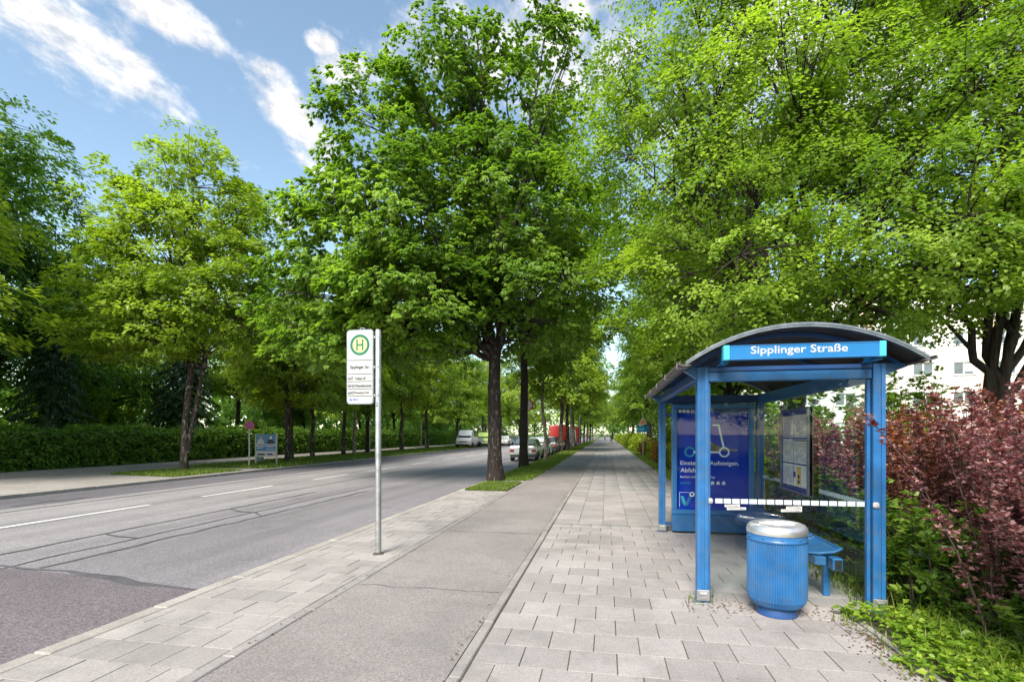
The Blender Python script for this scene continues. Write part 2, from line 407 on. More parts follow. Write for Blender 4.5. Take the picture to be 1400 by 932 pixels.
M['edging'] = ground_mat('concrete_edging', (0.221, 0.206, 0.199), (0.287, 0.269, 0.261), s1=2.0, s2=160, grain=0.2, objrnd=0.08, stain=(0.130, 0.123, 0.115))
M['bike'] = ground_mat('cycle_track_asphalt', (0.194, 0.176, 0.171), (0.253, 0.233, 0.227), s1=0.45, s2=95, grain=0.27, bump=0.3, stain=(0.152, 0.144, 0.142))
M['patch'] = ground_mat('asphalt_patch', (0.105, 0.092, 0.101), (0.147, 0.130, 0.140), s1=0.5, s2=85, grain=0.45, bump=0.5)
M['tar'] = ground_mat('tar_seam', (0.07, 0.068, 0.075), (0.12, 0.115, 0.125), s1=3, s2=120, grain=0.3, spots=False, rough=0.6)
M['marking'] = ground_mat('road_paint', (0.496, 0.496, 0.488), (0.624, 0.624, 0.616), s1=3.5, s2=60, grain=0.12, stain=(0.320, 0.320, 0.320), spots=False)
M['soil'] = ground_mat('soil', (0.075, 0.055, 0.035), (0.16, 0.12, 0.08), s1=2.5, s2=60, grain=0.5, bump=1.0)
M['lawn'] = ground_mat('lawn', (0.05, 0.085, 0.018), (0.12, 0.15, 0.035), s1=0.9, s2=40, grain=0.35, bump=1.0, spots=False)
M['land'] = ground_mat('land', (0.06, 0.085, 0.025), (0.11, 0.12, 0.05), s1=0.05, s2=3, grain=0.3, spots=False)
M['farpave'] = ground_mat('far_pavement', (0.235, 0.216, 0.199), (0.300, 0.279, 0.261), s1=0.4, s2=70, grain=0.2, stain=(0.157, 0.146, 0.133))
def road_mat():
    m = ground_mat('road_asphalt', (0.9, 0.9, 0.9), (1.1, 1.1, 1.1), s1=0.35, s2=70, grain=0.34, bump=0.5, spots=True)
    nt = m.node_tree; N = nt.nodes; L = nt.links; b = N['Principled BSDF']
    src = b.inputs['Base Color'].links[0].from_socket
    g = N.new('ShaderNodeNewGeometry'); sx = N.new('ShaderNodeSeparateXYZ'); L.new(g.outputs['Position'], sx.inputs[0])
    nz = N.new('ShaderNodeTexNoise'); nz.inputs['Scale'].default_value = 0.7; L.new(g.outputs['Position'], nz.inputs['Vector'])
    ad = N.new('ShaderNodeMath'); ad.operation = 'MULTIPLY_ADD'; ad.inputs[1].default_value = 0.12; L.new(nz.outputs[0], ad.inputs[0]); L.new(sx.outputs[0], ad.inputs[2])
    mr = N.new('ShaderNodeMapRange'); mr.inputs['From Min'].default_value = -16; mr.inputs['From Max'].default_value = -4; L.new(ad.outputs[0], mr.inputs['Value'])
    # separately laid lanes of asphalt: dark far gutter lane, pale middle, coarser near lane
    r = ramp(N, [(0.0, (0.125, 0.118, 0.132)), (0.215, (0.125, 0.118, 0.132)), (0.225, (0.255, 0.24, 0.242)), (0.62, (0.245, 0.231, 0.235)), (0.66, (0.20, 0.188, 0.198)), (1.0, (0.185, 0.174, 0.186))])
    L.new(mr.outputs[0], r.inputs[0])
    mu = N.new('ShaderNodeVectorMath'); mu.operation = 'MULTIPLY'; L.new(src, mu.inputs[0]); L.new(r.outputs[0], mu.inputs[1])
    mp = N.new('ShaderNodeMapping'); mp.inputs['Scale'].default_value = (1.1, 0.035, 1); L.new(g.outputs['Position'], mp.inputs[0])
    ns = N.new('ShaderNodeTexNoise'); ns.inputs['Scale'].default_value = 1.6; ns.inputs['Detail'].default_value = 5; L.new(mp.outputs[0], ns.inputs['Vector'])
    ms = N.new('ShaderNodeMapRange'); ms.inputs['From Min'].default_value = 0.3; ms.inputs['From Max'].default_value = 0.7; ms.inputs['To Min'].default_value = 0.80; ms.inputs['To Max'].default_value = 1.16; L.new(ns.outputs[0], ms.inputs['Value'])
    nb = N.new('ShaderNodeTexNoise'); nb.inputs['Scale'].default_value = 0.9; nb.inputs['Detail'].default_value = 7; nb.inputs['Roughness'].default_value = 0.7; L.new(g.outputs['Position'], nb.inputs['Vector'])
    mb_ = N.new('ShaderNodeMapRange'); mb_.inputs['From Min'].default_value = 0.30; mb_.inputs['From Max'].default_value = 0.44; mb_.inputs['To Min'].default_value = 0.78; L.new(nb.outputs[0], mb_.inputs['Value'])
    pr_ = N.new('ShaderNodeMath'); pr_.operation = 'MULTIPLY'; L.new(ms.outputs[0], pr_.inputs[0]); L.new(mb_.outputs[0], pr_.inputs[1])
    m2 = N.new('ShaderNodeVectorMath'); m2.operation = 'SCALE'; L.new(mu.outputs[0], m2.inputs[0]); L.new(pr_.outputs[0], m2.inputs['Scale'])
    L.new(m2.outputs[0], b.inputs['Base Color']); b.inputs['Roughness'].default_value = 0.62
    return m
M['road'] = road_mat()
M['blue'] = pmat('blue_paint', (0.017, 0.115, 0.30), 0.40, var=0.16, vscale=6, coat=0.1, dirt=(0.085, 0.12, 0.16), dscale=9.0, damt=0.55, bump=0.03, bscale=200)
M['blue_light'] = pmat('blue_paint_light', (0.025, 0.15, 0.37), 0.35, var=0.08, vscale=4, coat=0.2)
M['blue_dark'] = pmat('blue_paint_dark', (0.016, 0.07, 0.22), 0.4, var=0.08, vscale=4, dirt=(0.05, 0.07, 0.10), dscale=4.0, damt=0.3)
M['cyan'] = pmat('turquoise_cap', (0.06, 0.40, 0.52), 0.35, var=0.05)
M['sign_blue'] = pmat('sign_blue', (0.016, 0.155, 0.38), 0.3, var=0.05, vscale=3)
M['white'] = pmat('white_print', (0.48, 0.48, 0.48), 0.4, var=0.03)
M['black'] = pmat('black_print', (0.02, 0.02, 0.022), 0.5, var=0.1)
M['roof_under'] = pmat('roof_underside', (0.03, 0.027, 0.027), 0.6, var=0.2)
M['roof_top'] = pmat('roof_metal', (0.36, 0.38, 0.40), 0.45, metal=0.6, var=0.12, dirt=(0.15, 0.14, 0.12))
M['alu'] = pmat('aluminium_trim', (0.30, 0.33, 0.37), 0.35, metal=0.85, var=0.10, vscale=12)
M['gutter'] = pmat('brown_gutter', (0.085, 0.075, 0.07), 0.55, var=0.15)
M['chrome'] = pmat('polished_steel', (0.78, 0.79, 0.80), 0.32, metal=0.85, var=0.08, vscale=14, bump=0.06, bscale=12)
M['steel'] = pmat('galvanised_steel', (0.42, 0.43, 0.43), 0.42, metal=0.8, var=0.16, vscale=10)
M['poster_blue'] = pmat('poster_blue', (0.004, 0.040, 0.44), 0.6, spec=0.08, var=0.05, vscale=2)
M['poster_brown'] = pmat('poster_brown', (0.22, 0.15, 0.085), 0.35, var=0.5, vscale=14)
M['poster_cyan'] = pmat('poster_cyan', (0.02, 0.42, 0.50), 0.3, var=0.1)
M['poster_white'] = pmat('poster_white', (0.86, 0.86, 0.86), 0.5, var=0.02)
M['paper'] = pmat('paper', (0.80, 0.76, 0.72), 0.6, var=0.05)
M['paper_grey'] = pmat('paper_grey', (0.33, 0.30, 0.29), 0.6, var=0.3, vscale=60)
M['navy'] = pmat('navy_print', (0.02, 0.04, 0.20), 0.5, var=0.05)
M['yellow'] = pmat('yellow_print', (0.80, 0.52, 0.06), 0.5, var=0.05)
M['h_green'] = pmat('sign_green', (0.0, 0.13, 0.065), 0.35, var=0.04)
M['h_yellow'] = pmat('sign_yellow', (0.50, 0.45, 0.22), 0.35, var=0.04)
M['signwhite'] = pmat('sign_white', (0.40, 0.405, 0.40), 0.35, var=0.04, dirt=(0.5, 0.5, 0.47), dscale=3)
M['red'] = pmat('red_paint', (0.55, 0.02, 0.02), 0.35, var=0.06, coat=0.3)
M['tsblue'] = pmat('traffic_blue', (0.02, 0.08, 0.40), 0.35, var=0.05)
M['orange'] = pmat('orange_print', (0.75, 0.22, 0.04), 0.4, var=0.05)
M['grey_box'] = pmat('grey_cabinet', (0.25, 0.29, 0.27), 0.6, var=0.12, dirt=(0.12, 0.12, 0.1))
M['skin'] = pmat('skin', (0.45, 0.28, 0.20), 0.55, var=0.05)
M['rubber'] = pmat('rubber', (0.02, 0.02, 0.02), 0.8, var=0.2)
M['carglass'] = pmat('car_glass', (0.015, 0.02, 0.022), 0.12, spec=0.35, var=0.05)
M['glass'] = glass_mat('clear_glass', (0.94, 0.97, 0.97), 0.45)
M['glass_case'] = glass_mat('case_glass', (0.98, 0.99, 0.99), 0.4)
M['stripe'] = pmat('frosted_stripe', (0.40, 0.46, 0.49), 0.5, var=0.06)
M['wall_white'] = pmat('white_render', (0.66, 0.63, 0.58), 0.9, var=0.05, vscale=0.6, bump=0.2, bscale=20, dirt=(0.5, 0.46, 0.40), dscale=0.4, damt=0.3)
M['wall_beige'] = pmat('beige_render', (0.62, 0.47, 0.36), 0.9, var=0.05, vscale=0.6)
M['frame_white'] = pmat('window_frame', (0.75, 0.75, 0.73), 0.5, var=0.03)
M['window_glass'] = pmat('window_glass', (0.10, 0.12, 0.13), 0.08, spec=0.9, var=0.3, vscale=0.8)
M['curtain'] = pmat('curtain', (0.55, 0.57, 0.56), 0.8, var=0.1)
M['bark'] = bark_mat('bark_dark', (0.008, 0.006, 0.005), (0.045, 0.030, 0.024), 9)
M['bark_main'] = bark_mat('bark_mottled', (0.006, 0.0045, 0.004), (0.034, 0.023, 0.018), 7, fleck=(0.085, 0.070, 0.058))
M['bark_grey'] = bark_mat('bark_grey', (0.016, 0.012, 0.010), (0.085, 0.062, 0.050), 8, fleck=(0.22, 0.195, 0.165))
M['bark_pale'] = bark_mat('bark_pale', (0.10, 0.08, 0.06), (0.30, 0.25, 0.20), 8, fleck=(0.45, 0.42, 0.38))
M['twig'] = bark_mat('twig', (0.03, 0.022, 0.016), (0.10, 0.07, 0.05), 20)
G_ = dict(
    chestnut=((0.075, 0.155, 0.022), (0.185, 0.305, 0.040), (0.34, 0.47, 0.08)),
    linden=((0.085, 0.165, 0.020), (0.205, 0.315, 0.038), (0.36, 0.47, 0.08)),
    maple=((0.105, 0.180, 0.020), (0.235, 0.335, 0.036), (0.39, 0.48, 0.07)),
    dark=((0.048, 0.110, 0.022), (0.120, 0.225, 0.036), (0.22, 0.36, 0.06)),
    hedge=((0.060, 0.135, 0.022), (0.150, 0.275, 0.038), (0.30, 0.45, 0.07)),
    yellowgreen=((0.13, 0.20, 0.018), (0.27, 0.36, 0.032), (0.43, 0.50, 0.07)),
    grass=((0.07, 0.12, 0.018), (0.15, 0.225, 0.032), (0.28, 0.33, 0.07)),
    under=((0.05, 0.105, 0.018), (0.12, 0.215, 0.032), (0.29, 0.40, 0.07)))
for k, v in G_.items(): M['leaf_' + k] = leaf_mat('leaf_' + k, *v)
M['leaf_conifer'] = leaf_mat('leaf_conifer', (0.020, 0.045, 0.018), (0.040, 0.085, 0.030), (0.07, 0.14, 0.045), trans=0.15)
M['leaf_red'] = leaf_mat('leaf_red', (0.055, 0.024, 0.030), (0.255, 0.112, 0.118), (0.57, 0.36, 0.33), trans=0.3, tcol=(1.5, 0.7, 0.6), spec=0.6)
M['leaf_orange'] = leaf_mat('leaf_orange', (0.085, 0.035, 0.03), (0.29, 0.125, 0.085), (0.54, 0.31, 0.17), trans=0.35, tcol=(1.5, 0.9, 0.5), spec=0.5)
M['leaf_rust'] = leaf_mat('leaf_rust', (0.15, 0.08, 0.02), (0.33, 0.15, 0.04), (0.42, 0.34, 0.06), trans=0.35)

# ================================================================== SETTING
rng = random.Random(7)
def sheet(name, poly, z, mat, parent=None, kind='structure', thick=0.0):
    mb = MB()
    if thick > 0: mb.prism(poly, z - thick, z)
    else: mb.add([(x, y, z) for x, y in poly], [tuple(range(len(poly)))])
    o = link(name, mb.mesh(name, mat), parent)
    if kind and parent is None: o['kind'] = kind
    return o
def rect(x0, x1, y0, y1): return [(x0, y0), (x1, y0), (x1, y1), (x0, y1)]
Y0, Y1 = -90.0, 300.0
KX = -4.15                 # near kerb, road side
FKX = -15.5                # far kerb
sheet('ground', rect(-2500, 2500, -2500, 3500), -0.22, M['land'])
def grid_sheet(name, x0, x1, y0, y1, z, mat, nx, ny):
    V = []; F = []
    for j in range(ny + 1):
        for i in range(nx + 1):
            V.append((x0 + (x1 - x0) * i / nx, y0 + (y1 - y0) * j / ny, z))
    for j in range(ny):
        for i in range(nx):
            a = j * (nx + 1) + i; F.append((a, a + 1, a + nx + 2, a + nx + 1))
    mb = MB(); mb.add(V, F); o = link(name, mb.mesh(name, mat)); o['kind'] = 'structure'; return o
road = grid_sheet('road', FKX, KX, Y0, Y1, -0.10, M['road'], 1, 1)

# road paint, tar seams and the repaired patch belong to the road
def road_piece(name, poly, z, mat): return sheet(name, poly, z, mat, road, None)
def wob(x, w, y0, y1, n, amp, seed):
    r = random.Random(seed); ys = [y0 + (y1 - y0) * i / n for i in range(n + 1)]
    off = [r.uniform(-amp, amp) for _ in ys]; ww = [w * r.uniform(0.6, 1.3) for _ in ys]
    L_ = [(x + o - k / 2, y) for o, k, y in zip(off, ww, ys)]; R_ = [(x + o + k / 2, y) for o, k, y in zip(off, ww, ys)]
    return L_ + R_[::-1]
def strip(name, poly, z, mat):
    n = len(poly) // 2; mb = MB(); vs = [(x, y, z) for x, y in poly]
    mb.add(vs, [(i, i + 1, 2 * n - 2 - i, 2 * n - 1 - i) for i in range(n - 1)])
    return link(name, mb.mesh(name, mat), road)
for (a, b) in [(-9, -1.5), (4.6, 10.35), (11.95, 14.9), (17.2, 19.8), (21.6, 24.7), (27, 30), (32.5, 35.5), (38, 41), (43.5, 46.5), (49, 52), (54.5, 57.5), (60, 63), (66, 69), (72, 75), (78, 81), (84, 87), (92, 95), (100, 103)]:
    road_piece('lane_dash', rect(-10.88, -10.73, a, b), -0.092, M['marking'])
road_piece('bay_line', rect(-6.32, -6.22, 27.5, 110), -0.092, M['marking'])
for y in (27.4, 39.0, 52.0): road_piece('bay_line', rect(-6.2, KX - 0.01, y, y + 0.12), -0.092, M['marking'])
strip('tar_seam', wob(-8.42, 0.07, -3, 13.5, 40, 0.03, 1), -0.094, M['tar'])
strip('tar_seam', wob(-7.55, 0.045, 4.9, 16, 30, 0.03, 2), -0.094, M['tar'])
strip('tar_seam', wob(-7.05, 0.06, 5.2, 14, 26, 0.05, 3), -0.094, M['tar'])
strip('tar_seam', wob(-12.85, 0.06, -3, 60, 60, 0.03, 4), -0.094, M['tar'])
strip('tar_seam', wob(-9.4, 0.03, 12, 60, 50, 0.03, 5), -0.094, M['tar'])
strip('tar_seam', wob(-13.8, 0.10, 9.5, 11.3, 8, 0.08, 6), -0.094, M['tar'])
# patch of newer, darker asphalt beside the kerb, with a tarred edge
patch = [(-8.9, -12), (KX - 0.003, -12), (KX - 0.003, 4.75), (-5.25, 4.85), (-6.4, 5.05), (-7.6, 5.12), (-8.9, 5.4)]
road_piece('asphalt_patch', patch, -0.096, M['patch'])
def ribbon(name, pts, w, z, mat, parent, seed):
    r = random.Random(seed); mb = MB(); vs = []
    for i, (x, y) in enumerate(pts):
        a = Vector(pts[max(i - 1, 0)]); b = Vector(pts[min(i + 1, len(pts) - 1)]); t = (b - a).normalized(); n = Vector((-t.y, t.x)) * w[i] / 2
        vs += [(x + n.x, y + n.y, z), (x - n.x, y - n.y, z)]
    mb.add(vs, [(2 * i, 2 * i + 1, 2 * i + 3, 2 * i + 2) for i in range(len(pts) - 1)])
    return link(name, mb.mesh(name, mat), parent)
ribbon('tar_seam', [(-7.75, 5.22), (-7.2, 5.13), (-6.6, 5.16), (-6.2, 5.06), (-5.7, 5.0), (-5.3, 4.86), (-4.8, 4.84), (-4.2, 4.76)], [0.05, 0.06, 0.05, 0.12, 0.15, 0.14, 0.05, 0.03], -0.0935, M['tar'], road, 1)
ribbon('tar_seam', [(-8.45, 7.2), (-8.0, 7.05), (-7.55, 7.0)], [0.05, 0.06, 0.04], -0.0915, M['tar'], road, 2)
ribbon('tar_seam', [(-8.4, 10.1), (-7.9, 9.8), (-7.5, 9.75), (-7.1, 9.4)], [0.04, 0.06, 0.06, 0.03], -0.0915, M['tar'], road, 3)
road_piece('drain_grating', rect(-4.62, -4.2, 29.0, 29.45), -0.094, M['tar'])

# kerbs: bed + single stones
def kerb_run(name, x0, x1, face, ya, yb, ln, ntop, label_kind):
    bed = sheet(name, rect(x0, x1, Y0, Y1), -0.012, M['kerb'])
    # bed is a solid bar down to the road
    mb = MB(); mb.box(x0, x1, yb, Y1, -0.2, 0.004, 0); mb.box(x0 + 0.01, x1 - 0.01, Y0, yb, -0.2, -0.02, 0)
    bed.data = mb.mesh(name, M['kerb'])
    y = ya; meshes = []
    for k in range(6):
        r = random.Random(k); L_ = ln - 0.008
        mb = MB(); mb.box(x0, x1, 0, L_, -0.2, 0.004, 0.012); meshes.append(mb.mesh('kerb_stone', M['kerb']))
    i = 0
    while y < yb - 0.01:
        o = link('kerb_stone', meshes[i % 6], bed, (rng.uniform(-0.003, 0.003), y, rng.uniform(-0.003, 0.003))); y += ln; i += 1
    return bed
kerb_run('kerb', KX, KX + 0.16, 1, 1.0, 41.0, 1.0, 0, '')
kerb_run('far_kerb', FKX - 0.15, FKX, -1, 4.0, 60.0, 1.0, 0, '')

# ---- slabs
def slab_mesh(w, d, t, mat, bev=0.002):
    mb = MB(); b = bev
    vs = [(0, 0, -t), (w, 0, -t), (w, d, -t), (0, d, -t), (0, 0, -b), (w, 0, -b), (w, d, -b), (0, d, -b), (b, b, 0), (w - b, b, 0), (w - b, d - b, 0), (b, d - b, 0)]
    fs = [(0, 1, 5, 4), (1, 2, 6, 5), (2, 3, 7, 6), (3, 0, 4, 7), (4, 5, 9, 8), (5, 6, 10, 9), (6, 7, 11, 10), (7, 4, 8, 11), (8, 9, 10, 11)]
    mb.add(vs, fs); return mb.mesh('paving_slab', mat)
_sl = {}
def slab(parent, x, y, w, d, mat, key, z=0.0):
    k = (round(w, 3), round(d, 3), key)
    if k not in _sl: _sl[k] = slab_mesh(w, d, 0.05, mat)
    o = link('paving_slab', _sl[k], parent, (x, y, z + rng.uniform(-0.0012, 0.0018)))
    o.rotation_euler = (rng.uniform(-0.003, 0.003), rng.uniform(-0.003, 0.003), rng.uniform(-0.004, 0.004))
    return o
PITCH, J = 0.335, 0.007
FX0, FX1 = -0.93, 2.10
foot = grid_sheet('footway', FX0 - 0.02, 2.52, Y0, 44.0, -0.0055, M['grout'], 1, 1)
nfoot = 0; rest = []
def row(x0, x1, y, d, w, off):
    """slabs of one course, cut at both ends"""
    out = []; x = x0 - off
    while x < x1 - 0.02:
        a, b = max(x, x0), min(x + w, x1)
        if b - a > 0.05: out.append((a + J / 2, y + J / 2, b - a - J, d - J))
        x += w
    return out
y = 1.76; k = 0
while y < 9.0 - 0.05:
    x1 = 2.50 if 4.95 < y < 9.0 else FX1
    for s in row(FX0, x1, y, PITCH, PITCH, 0 if k % 2 else PITCH / 2):
        if nfoot < 215: slab(foot, s[0], s[1], s[2], s[3], M['slab'], 'f'); nfoot += 1
        else: rest.append(s)
    y += PITCH; k += 1
ysec = y
while y < 44.0 - 0.3:
    for s in row(FX0, 2.2, y, 0.50, 0.435, 0):
        if nfoot < 300: slab(foot, s[0], s[1], s[2], s[3], M['slab'], 'f'); nfoot += 1
        else: rest.append(s)
    y += 0.50
V = []; F = []; A = []
for (x, yy, w, d) in rest:
    o = len(V); z = rng.uniform(-0.001, 0.002); b = 0.002
    V += [(x, yy, z - b), (x + w, yy, z - b), (x + w, yy + d, z - b), (x, yy + d, z - b), (x + b, yy + b, z), (x + w - b, yy + b, z), (x + w - b, yy + d - b, z), (x + b, yy + d - b, z)]
    F += [(o, o + 1, o + 5, o + 4), (o + 1, o + 2, o + 6, o + 5), (o + 2, o + 3, o + 7, o + 6), (o + 3, o, o + 4, o + 7), (o + 4, o + 5, o + 6, o + 7)]; A += [rng.random()] * 8
so = link('paving_slabs', np_mesh('paving_slabs', V, [F], M['slab_far'], A), foot); so['kind'] = 'stuff'
sheet('footway_beyond', rect(FX0, 2.2, 44.0, Y1), 0.0, M['slab_far'])
# kerbside waiting strip
wait = grid_sheet('waiting_strip', KX + 0.15, -2.62, Y0, 13.95, -0.0055, M['grout'], 1, 1)
y = 1.30; k = 0
WX0, WX1 = KX + 0.165, -2.74
while y < 13.9 - 0.1:
    d = min(PITCH, 13.93 - y)
    for s in row(WX0, WX1, y, d, PITCH * 1.05, (0, 0.5, 0.22, 0.7)[k % 4] * PITCH):
        slab(wait, s[0], s[1], s[2], s[3], M['slab_wait'], 'w')
    y += PITCH; k += 1
slabrow = y
# narrow edging between strip and cycle track, and between cycle track and footway
def edging(name, x0, x1, ya, yb, yend, ln, zt=0.004):
    bed = MB(); bed.box(x0 + 0.004, x1 - 0.004, yb, yend, -0.2, zt - 0.002); bed.box(x0 + 0.008, x1 - 0.008, Y0, yb, -0.2, zt - 0.02)
    b = link(name, bed.mesh(name, M['edging'])); b['kind'] = 'structure'
    mb = MB(); mb.box(x0, x1, 0, ln - 0.006, -0.1, zt, 0.008); me = mb.mesh('edging_stone', M['edging'])
    y = ya
    while y < yb - 0.01:
        link('edging_stone', me, b, (rng.uniform(-0.003, 0.003), y, rng.uniform(-0.002, 0.003))); y += ln
    return b
edging('strip_edging', -2.735, -2.625, 1.2, 17.2, 160, 1.0)
edging('track_edging', -1.03, -0.945, 1.2, 31.2, Y1, 1.0, 0.006)
cyc = grid_sheet('cycle_track', -2.62, -1.035, Y0, Y1, -0.002, M['bike'], 1, 1)
# cracks across the cycle track
for (yy, w, sd) in ((5.0, 0.012, 1), (8.05, 0.018, 2), (13.4, 0.02, 3)):
    r = random.Random(sd); pts = [(-2.6 + 1.55 * i / 14, yy + r.uniform(-0.02, 0.02) + 0.02 * math.sin(i)) for i in range(15)]
    ribbon('crack', pts, [w * r.uniform(0.3, 1.2) for _ in pts], 0.0015, M['tar'], cyc, sd)
# verge with its trees, between road and cycle track
sheet('verge', rect(KX + 0.15, -2.62, 17.2, Y1), -0.004, M['lawn'])
sheet('tree_pit', rect(KX + 0.15, -2.80, 14.0, 16.55), -0.004, M['soil'])
sheet('verge_crossing', rect(KX + 0.15, -2.62, 16.55, 17.2), -0.002, M['farpave'])
# planting bed and grass margin on the right
sheet('planting_bed', [(2.10, Y0), (9.0, Y0), (9.0, Y1), (2.20, Y1), (2.20, 9.02), (2.52, 9.0), (2.52, 4.95), (2.10, 4.95)], -0.02, M['soil'])
sheet('lawn_right', rect(9.0, 80, Y0, Y1), -0.03, M['lawn'])
mbx = MB(); mbx.box(2.105, 2.155, Y0, 4.94, -0.2, 0.012, 0.006); o = link('bed_edging', mbx.mesh('bed_edging', M['edging'])); o['kind'] = 'structure'
# far side
sheet('far_pavement', rect(-25.2, FKX - 0.15, Y0, Y1), -0.006, M['farpave'])
sheet('far_tree_pit', [(-19.6, 16.9), (-16.0, 16.3), (-15.9, 19.8), (-19.2, 20.4)], 0.0, M['lawn'])
sheet('far_verge', [(-20.6, 21.6), (-15.75, 21.2), (-15.75, Y1), (-20.6, Y1)], 0.0, M['lawn'])
far_path = sheet('far_path_seam', rect(-21.75, -21.70, Y0, 40), -0.0025, M['tar'])
sheet('park_lawn', rect(-160, -25.2, Y0, Y1), -0.02, M['lawn'])

# ================================================================== BUILDING
def building():
    bx0, bx1, by, bz = 13.0, 62.0, 54.0, 15.2
    t = thing('apartment_building', 'white rendered apartment block with rows of windows behind the red bushes', 'building', (bx0, by, 0))
    off = (bx0, by, 0)
    xs = []; x = bx0 + 2.2
    while x < bx1 - 3: xs.append((x, x + 1.75)); x += 3.35
    zs = [(1.55, 2.75), (4.35, 5.55), (7.15, 8.35), (9.95, 11.15), (12.75, 13.95)]
    # wall with real openings: piers and bands
    w = MB(); th = 0.3
    edges = [bx0] + [e for a in xs for e in a] + [bx1]
    zz = [-0.1] + [e for a in zs for e in a] + [bz]
    for j in range(len(zz) - 1):
        if j % 2 == 0: w.box(bx0, bx1, by, by + th, zz[j], zz[j + 1])
        else:
            for i in range(0, len(edges) - 1, 2): w.box(edges[i], edges[i + 1], by, by + th, zz[j], zz[j + 1])
    w.box(bx0, bx0 + th, by + th, by + 12, -0.1, bz); w.box(bx1 - th, bx1, by + th, by + 12, -0.1, bz); w.box(bx0 + th, bx1 - th, by + 11.7, by + 12, -0.1, bz)
    part('wall', w, M['wall_white'], t, off)
    r = MB(); r.box(bx0 - 0.4, bx1 + 0.4, by - 0.4, by + 12.4, bz, bz + 0.25, 0.02); part('roof', r, M['roof_top'], t, off)
    # beige panel strips beside every third window column
    for i in range(0, len(xs), 3):
        p = MB(); p.box(xs[i][0] - 1.1, xs[i][0] - 0.08, by - 0.02, by + 0.1, 3.2, bz - 0.3); part('coloured_panel', p, M['wall_beige'], t, off)
    me_f = MB(); me_g = MB(); me_c = MB(); ms = MB(); W_, H_ = 1.75, 1.2
    for (a, b, c, d) in ((0, W_, 0, 0.09), (0, W_, H_ - 0.09, H_), (0, 0.09, 0.09, H_ - 0.09), (W_ - 0.09, W_, 0.09, H_ - 0.09), (0.83, 0.95, 0.09, H_ - 0.09)): me_f.box(a, b, 0.12, 0.2, c, d)
    me_g.box(0.09, W_ - 0.09, 0.15, 0.165, 0.09, H_ - 0.09)
    ms.box(-0.06, W_ + 0.06, -0.07, 0.12, -0.06, -0.003)
    me_c.box(0.1, 0.82, 0.135, 0.148, 0.35, H_ - 0.1)
    fm, gm, sm, cm = me_f.mesh('frame', M['frame_white']), me_g.mesh('pane', M['window_glass']), ms.mesh('sill', M['roof_top']), me_c.mesh('curtain', M['curtain'])
    r = random.Random(3)
    for (a, b) in xs:
        for (c, d) in zs:
            f = link('window', fm, t, (a - bx0, 0, c)); link('pane', gm, f); link('sill', sm, f)
            if r.random() < 0.5: link('curtain', cm, f, (r.choice((0, 0.82)), 0, 0))
building()

# ================================================================== VEGETATION
def unit(a): return a / (np.linalg.norm(a, axis=-1, keepdims=True) + 1e-9)
def leaves_geo(P, D, Nn, L, W, fold=0.14):
    """folded diamond leaves: 4 verts, 2 triangles each"""
    D = unit(D); S = unit(np.cross(D, Nn)); Nn = np.cross(S, D)
    L = L[:, None]; W = W[:, None]
    b = P; tip = P + D * L - Nn * L * 0.10
    l = P + D * L * 0.45 + S * W * 0.5 + Nn * W * fold; r = P + D * L * 0.45 - S * W * 0.5 + Nn * W * fold
    V = np.stack([b, l, tip, r], 1).reshape(-1, 3)
    i = np.arange(len(P))[:, None] * 4
    F = np.concatenate([i + np.array([[0, 1, 2]]), i + np.array([[0, 2, 3]])], 0)
    return V, F
def tube_geo(pts, rad, n):
    pts = np.asarray(pts, float); k = len(pts)
    t = np.gradient(pts, axis=0); t = unit(t)
    ref = np.array([0.31, 0.95, 0.05]) if abs(t[0][2]) > 0.7 else np.array([0, 0, 1.0])
    a = unit(np.cross(t, ref)); b = np.cross(t, a)
    an = np.arange(n) * 2 * np.pi / n
    V = pts[:, None, :] + (a[:, None, :] * np.cos(an)[None, :, None] + b[:, None, :] * np.sin(an)[None, :, None]) * np.asarray(rad)[:, None, None]
    i = np.arange(k - 1)[:, None] * n; j = np.arange(n)[None, :]; j2 = (j + 1) % n
    F = np.stack([i + j, i + j2, i + n + j2, i + n + j], -1).reshape(-1, 4)
    return V.reshape(-1, 3), F
class Geo:
    def __init__(s): s.V = []; s.F = []; s.n = 0
    def add(s, V, F): s.V.append(V); s.F.append(F + s.n); s.n += len(V)
    def out(s): return np.concatenate(s.V), np.concatenate(s.F)
def bez(p0, p1, p2, n):
    t = np.linspace(0, 1, n)[:, None]
    return (1 - t) ** 2 * np.asarray(p0) + 2 * t * (1 - t) * np.asarray(p1) + t ** 2 * np.asarray(p2)

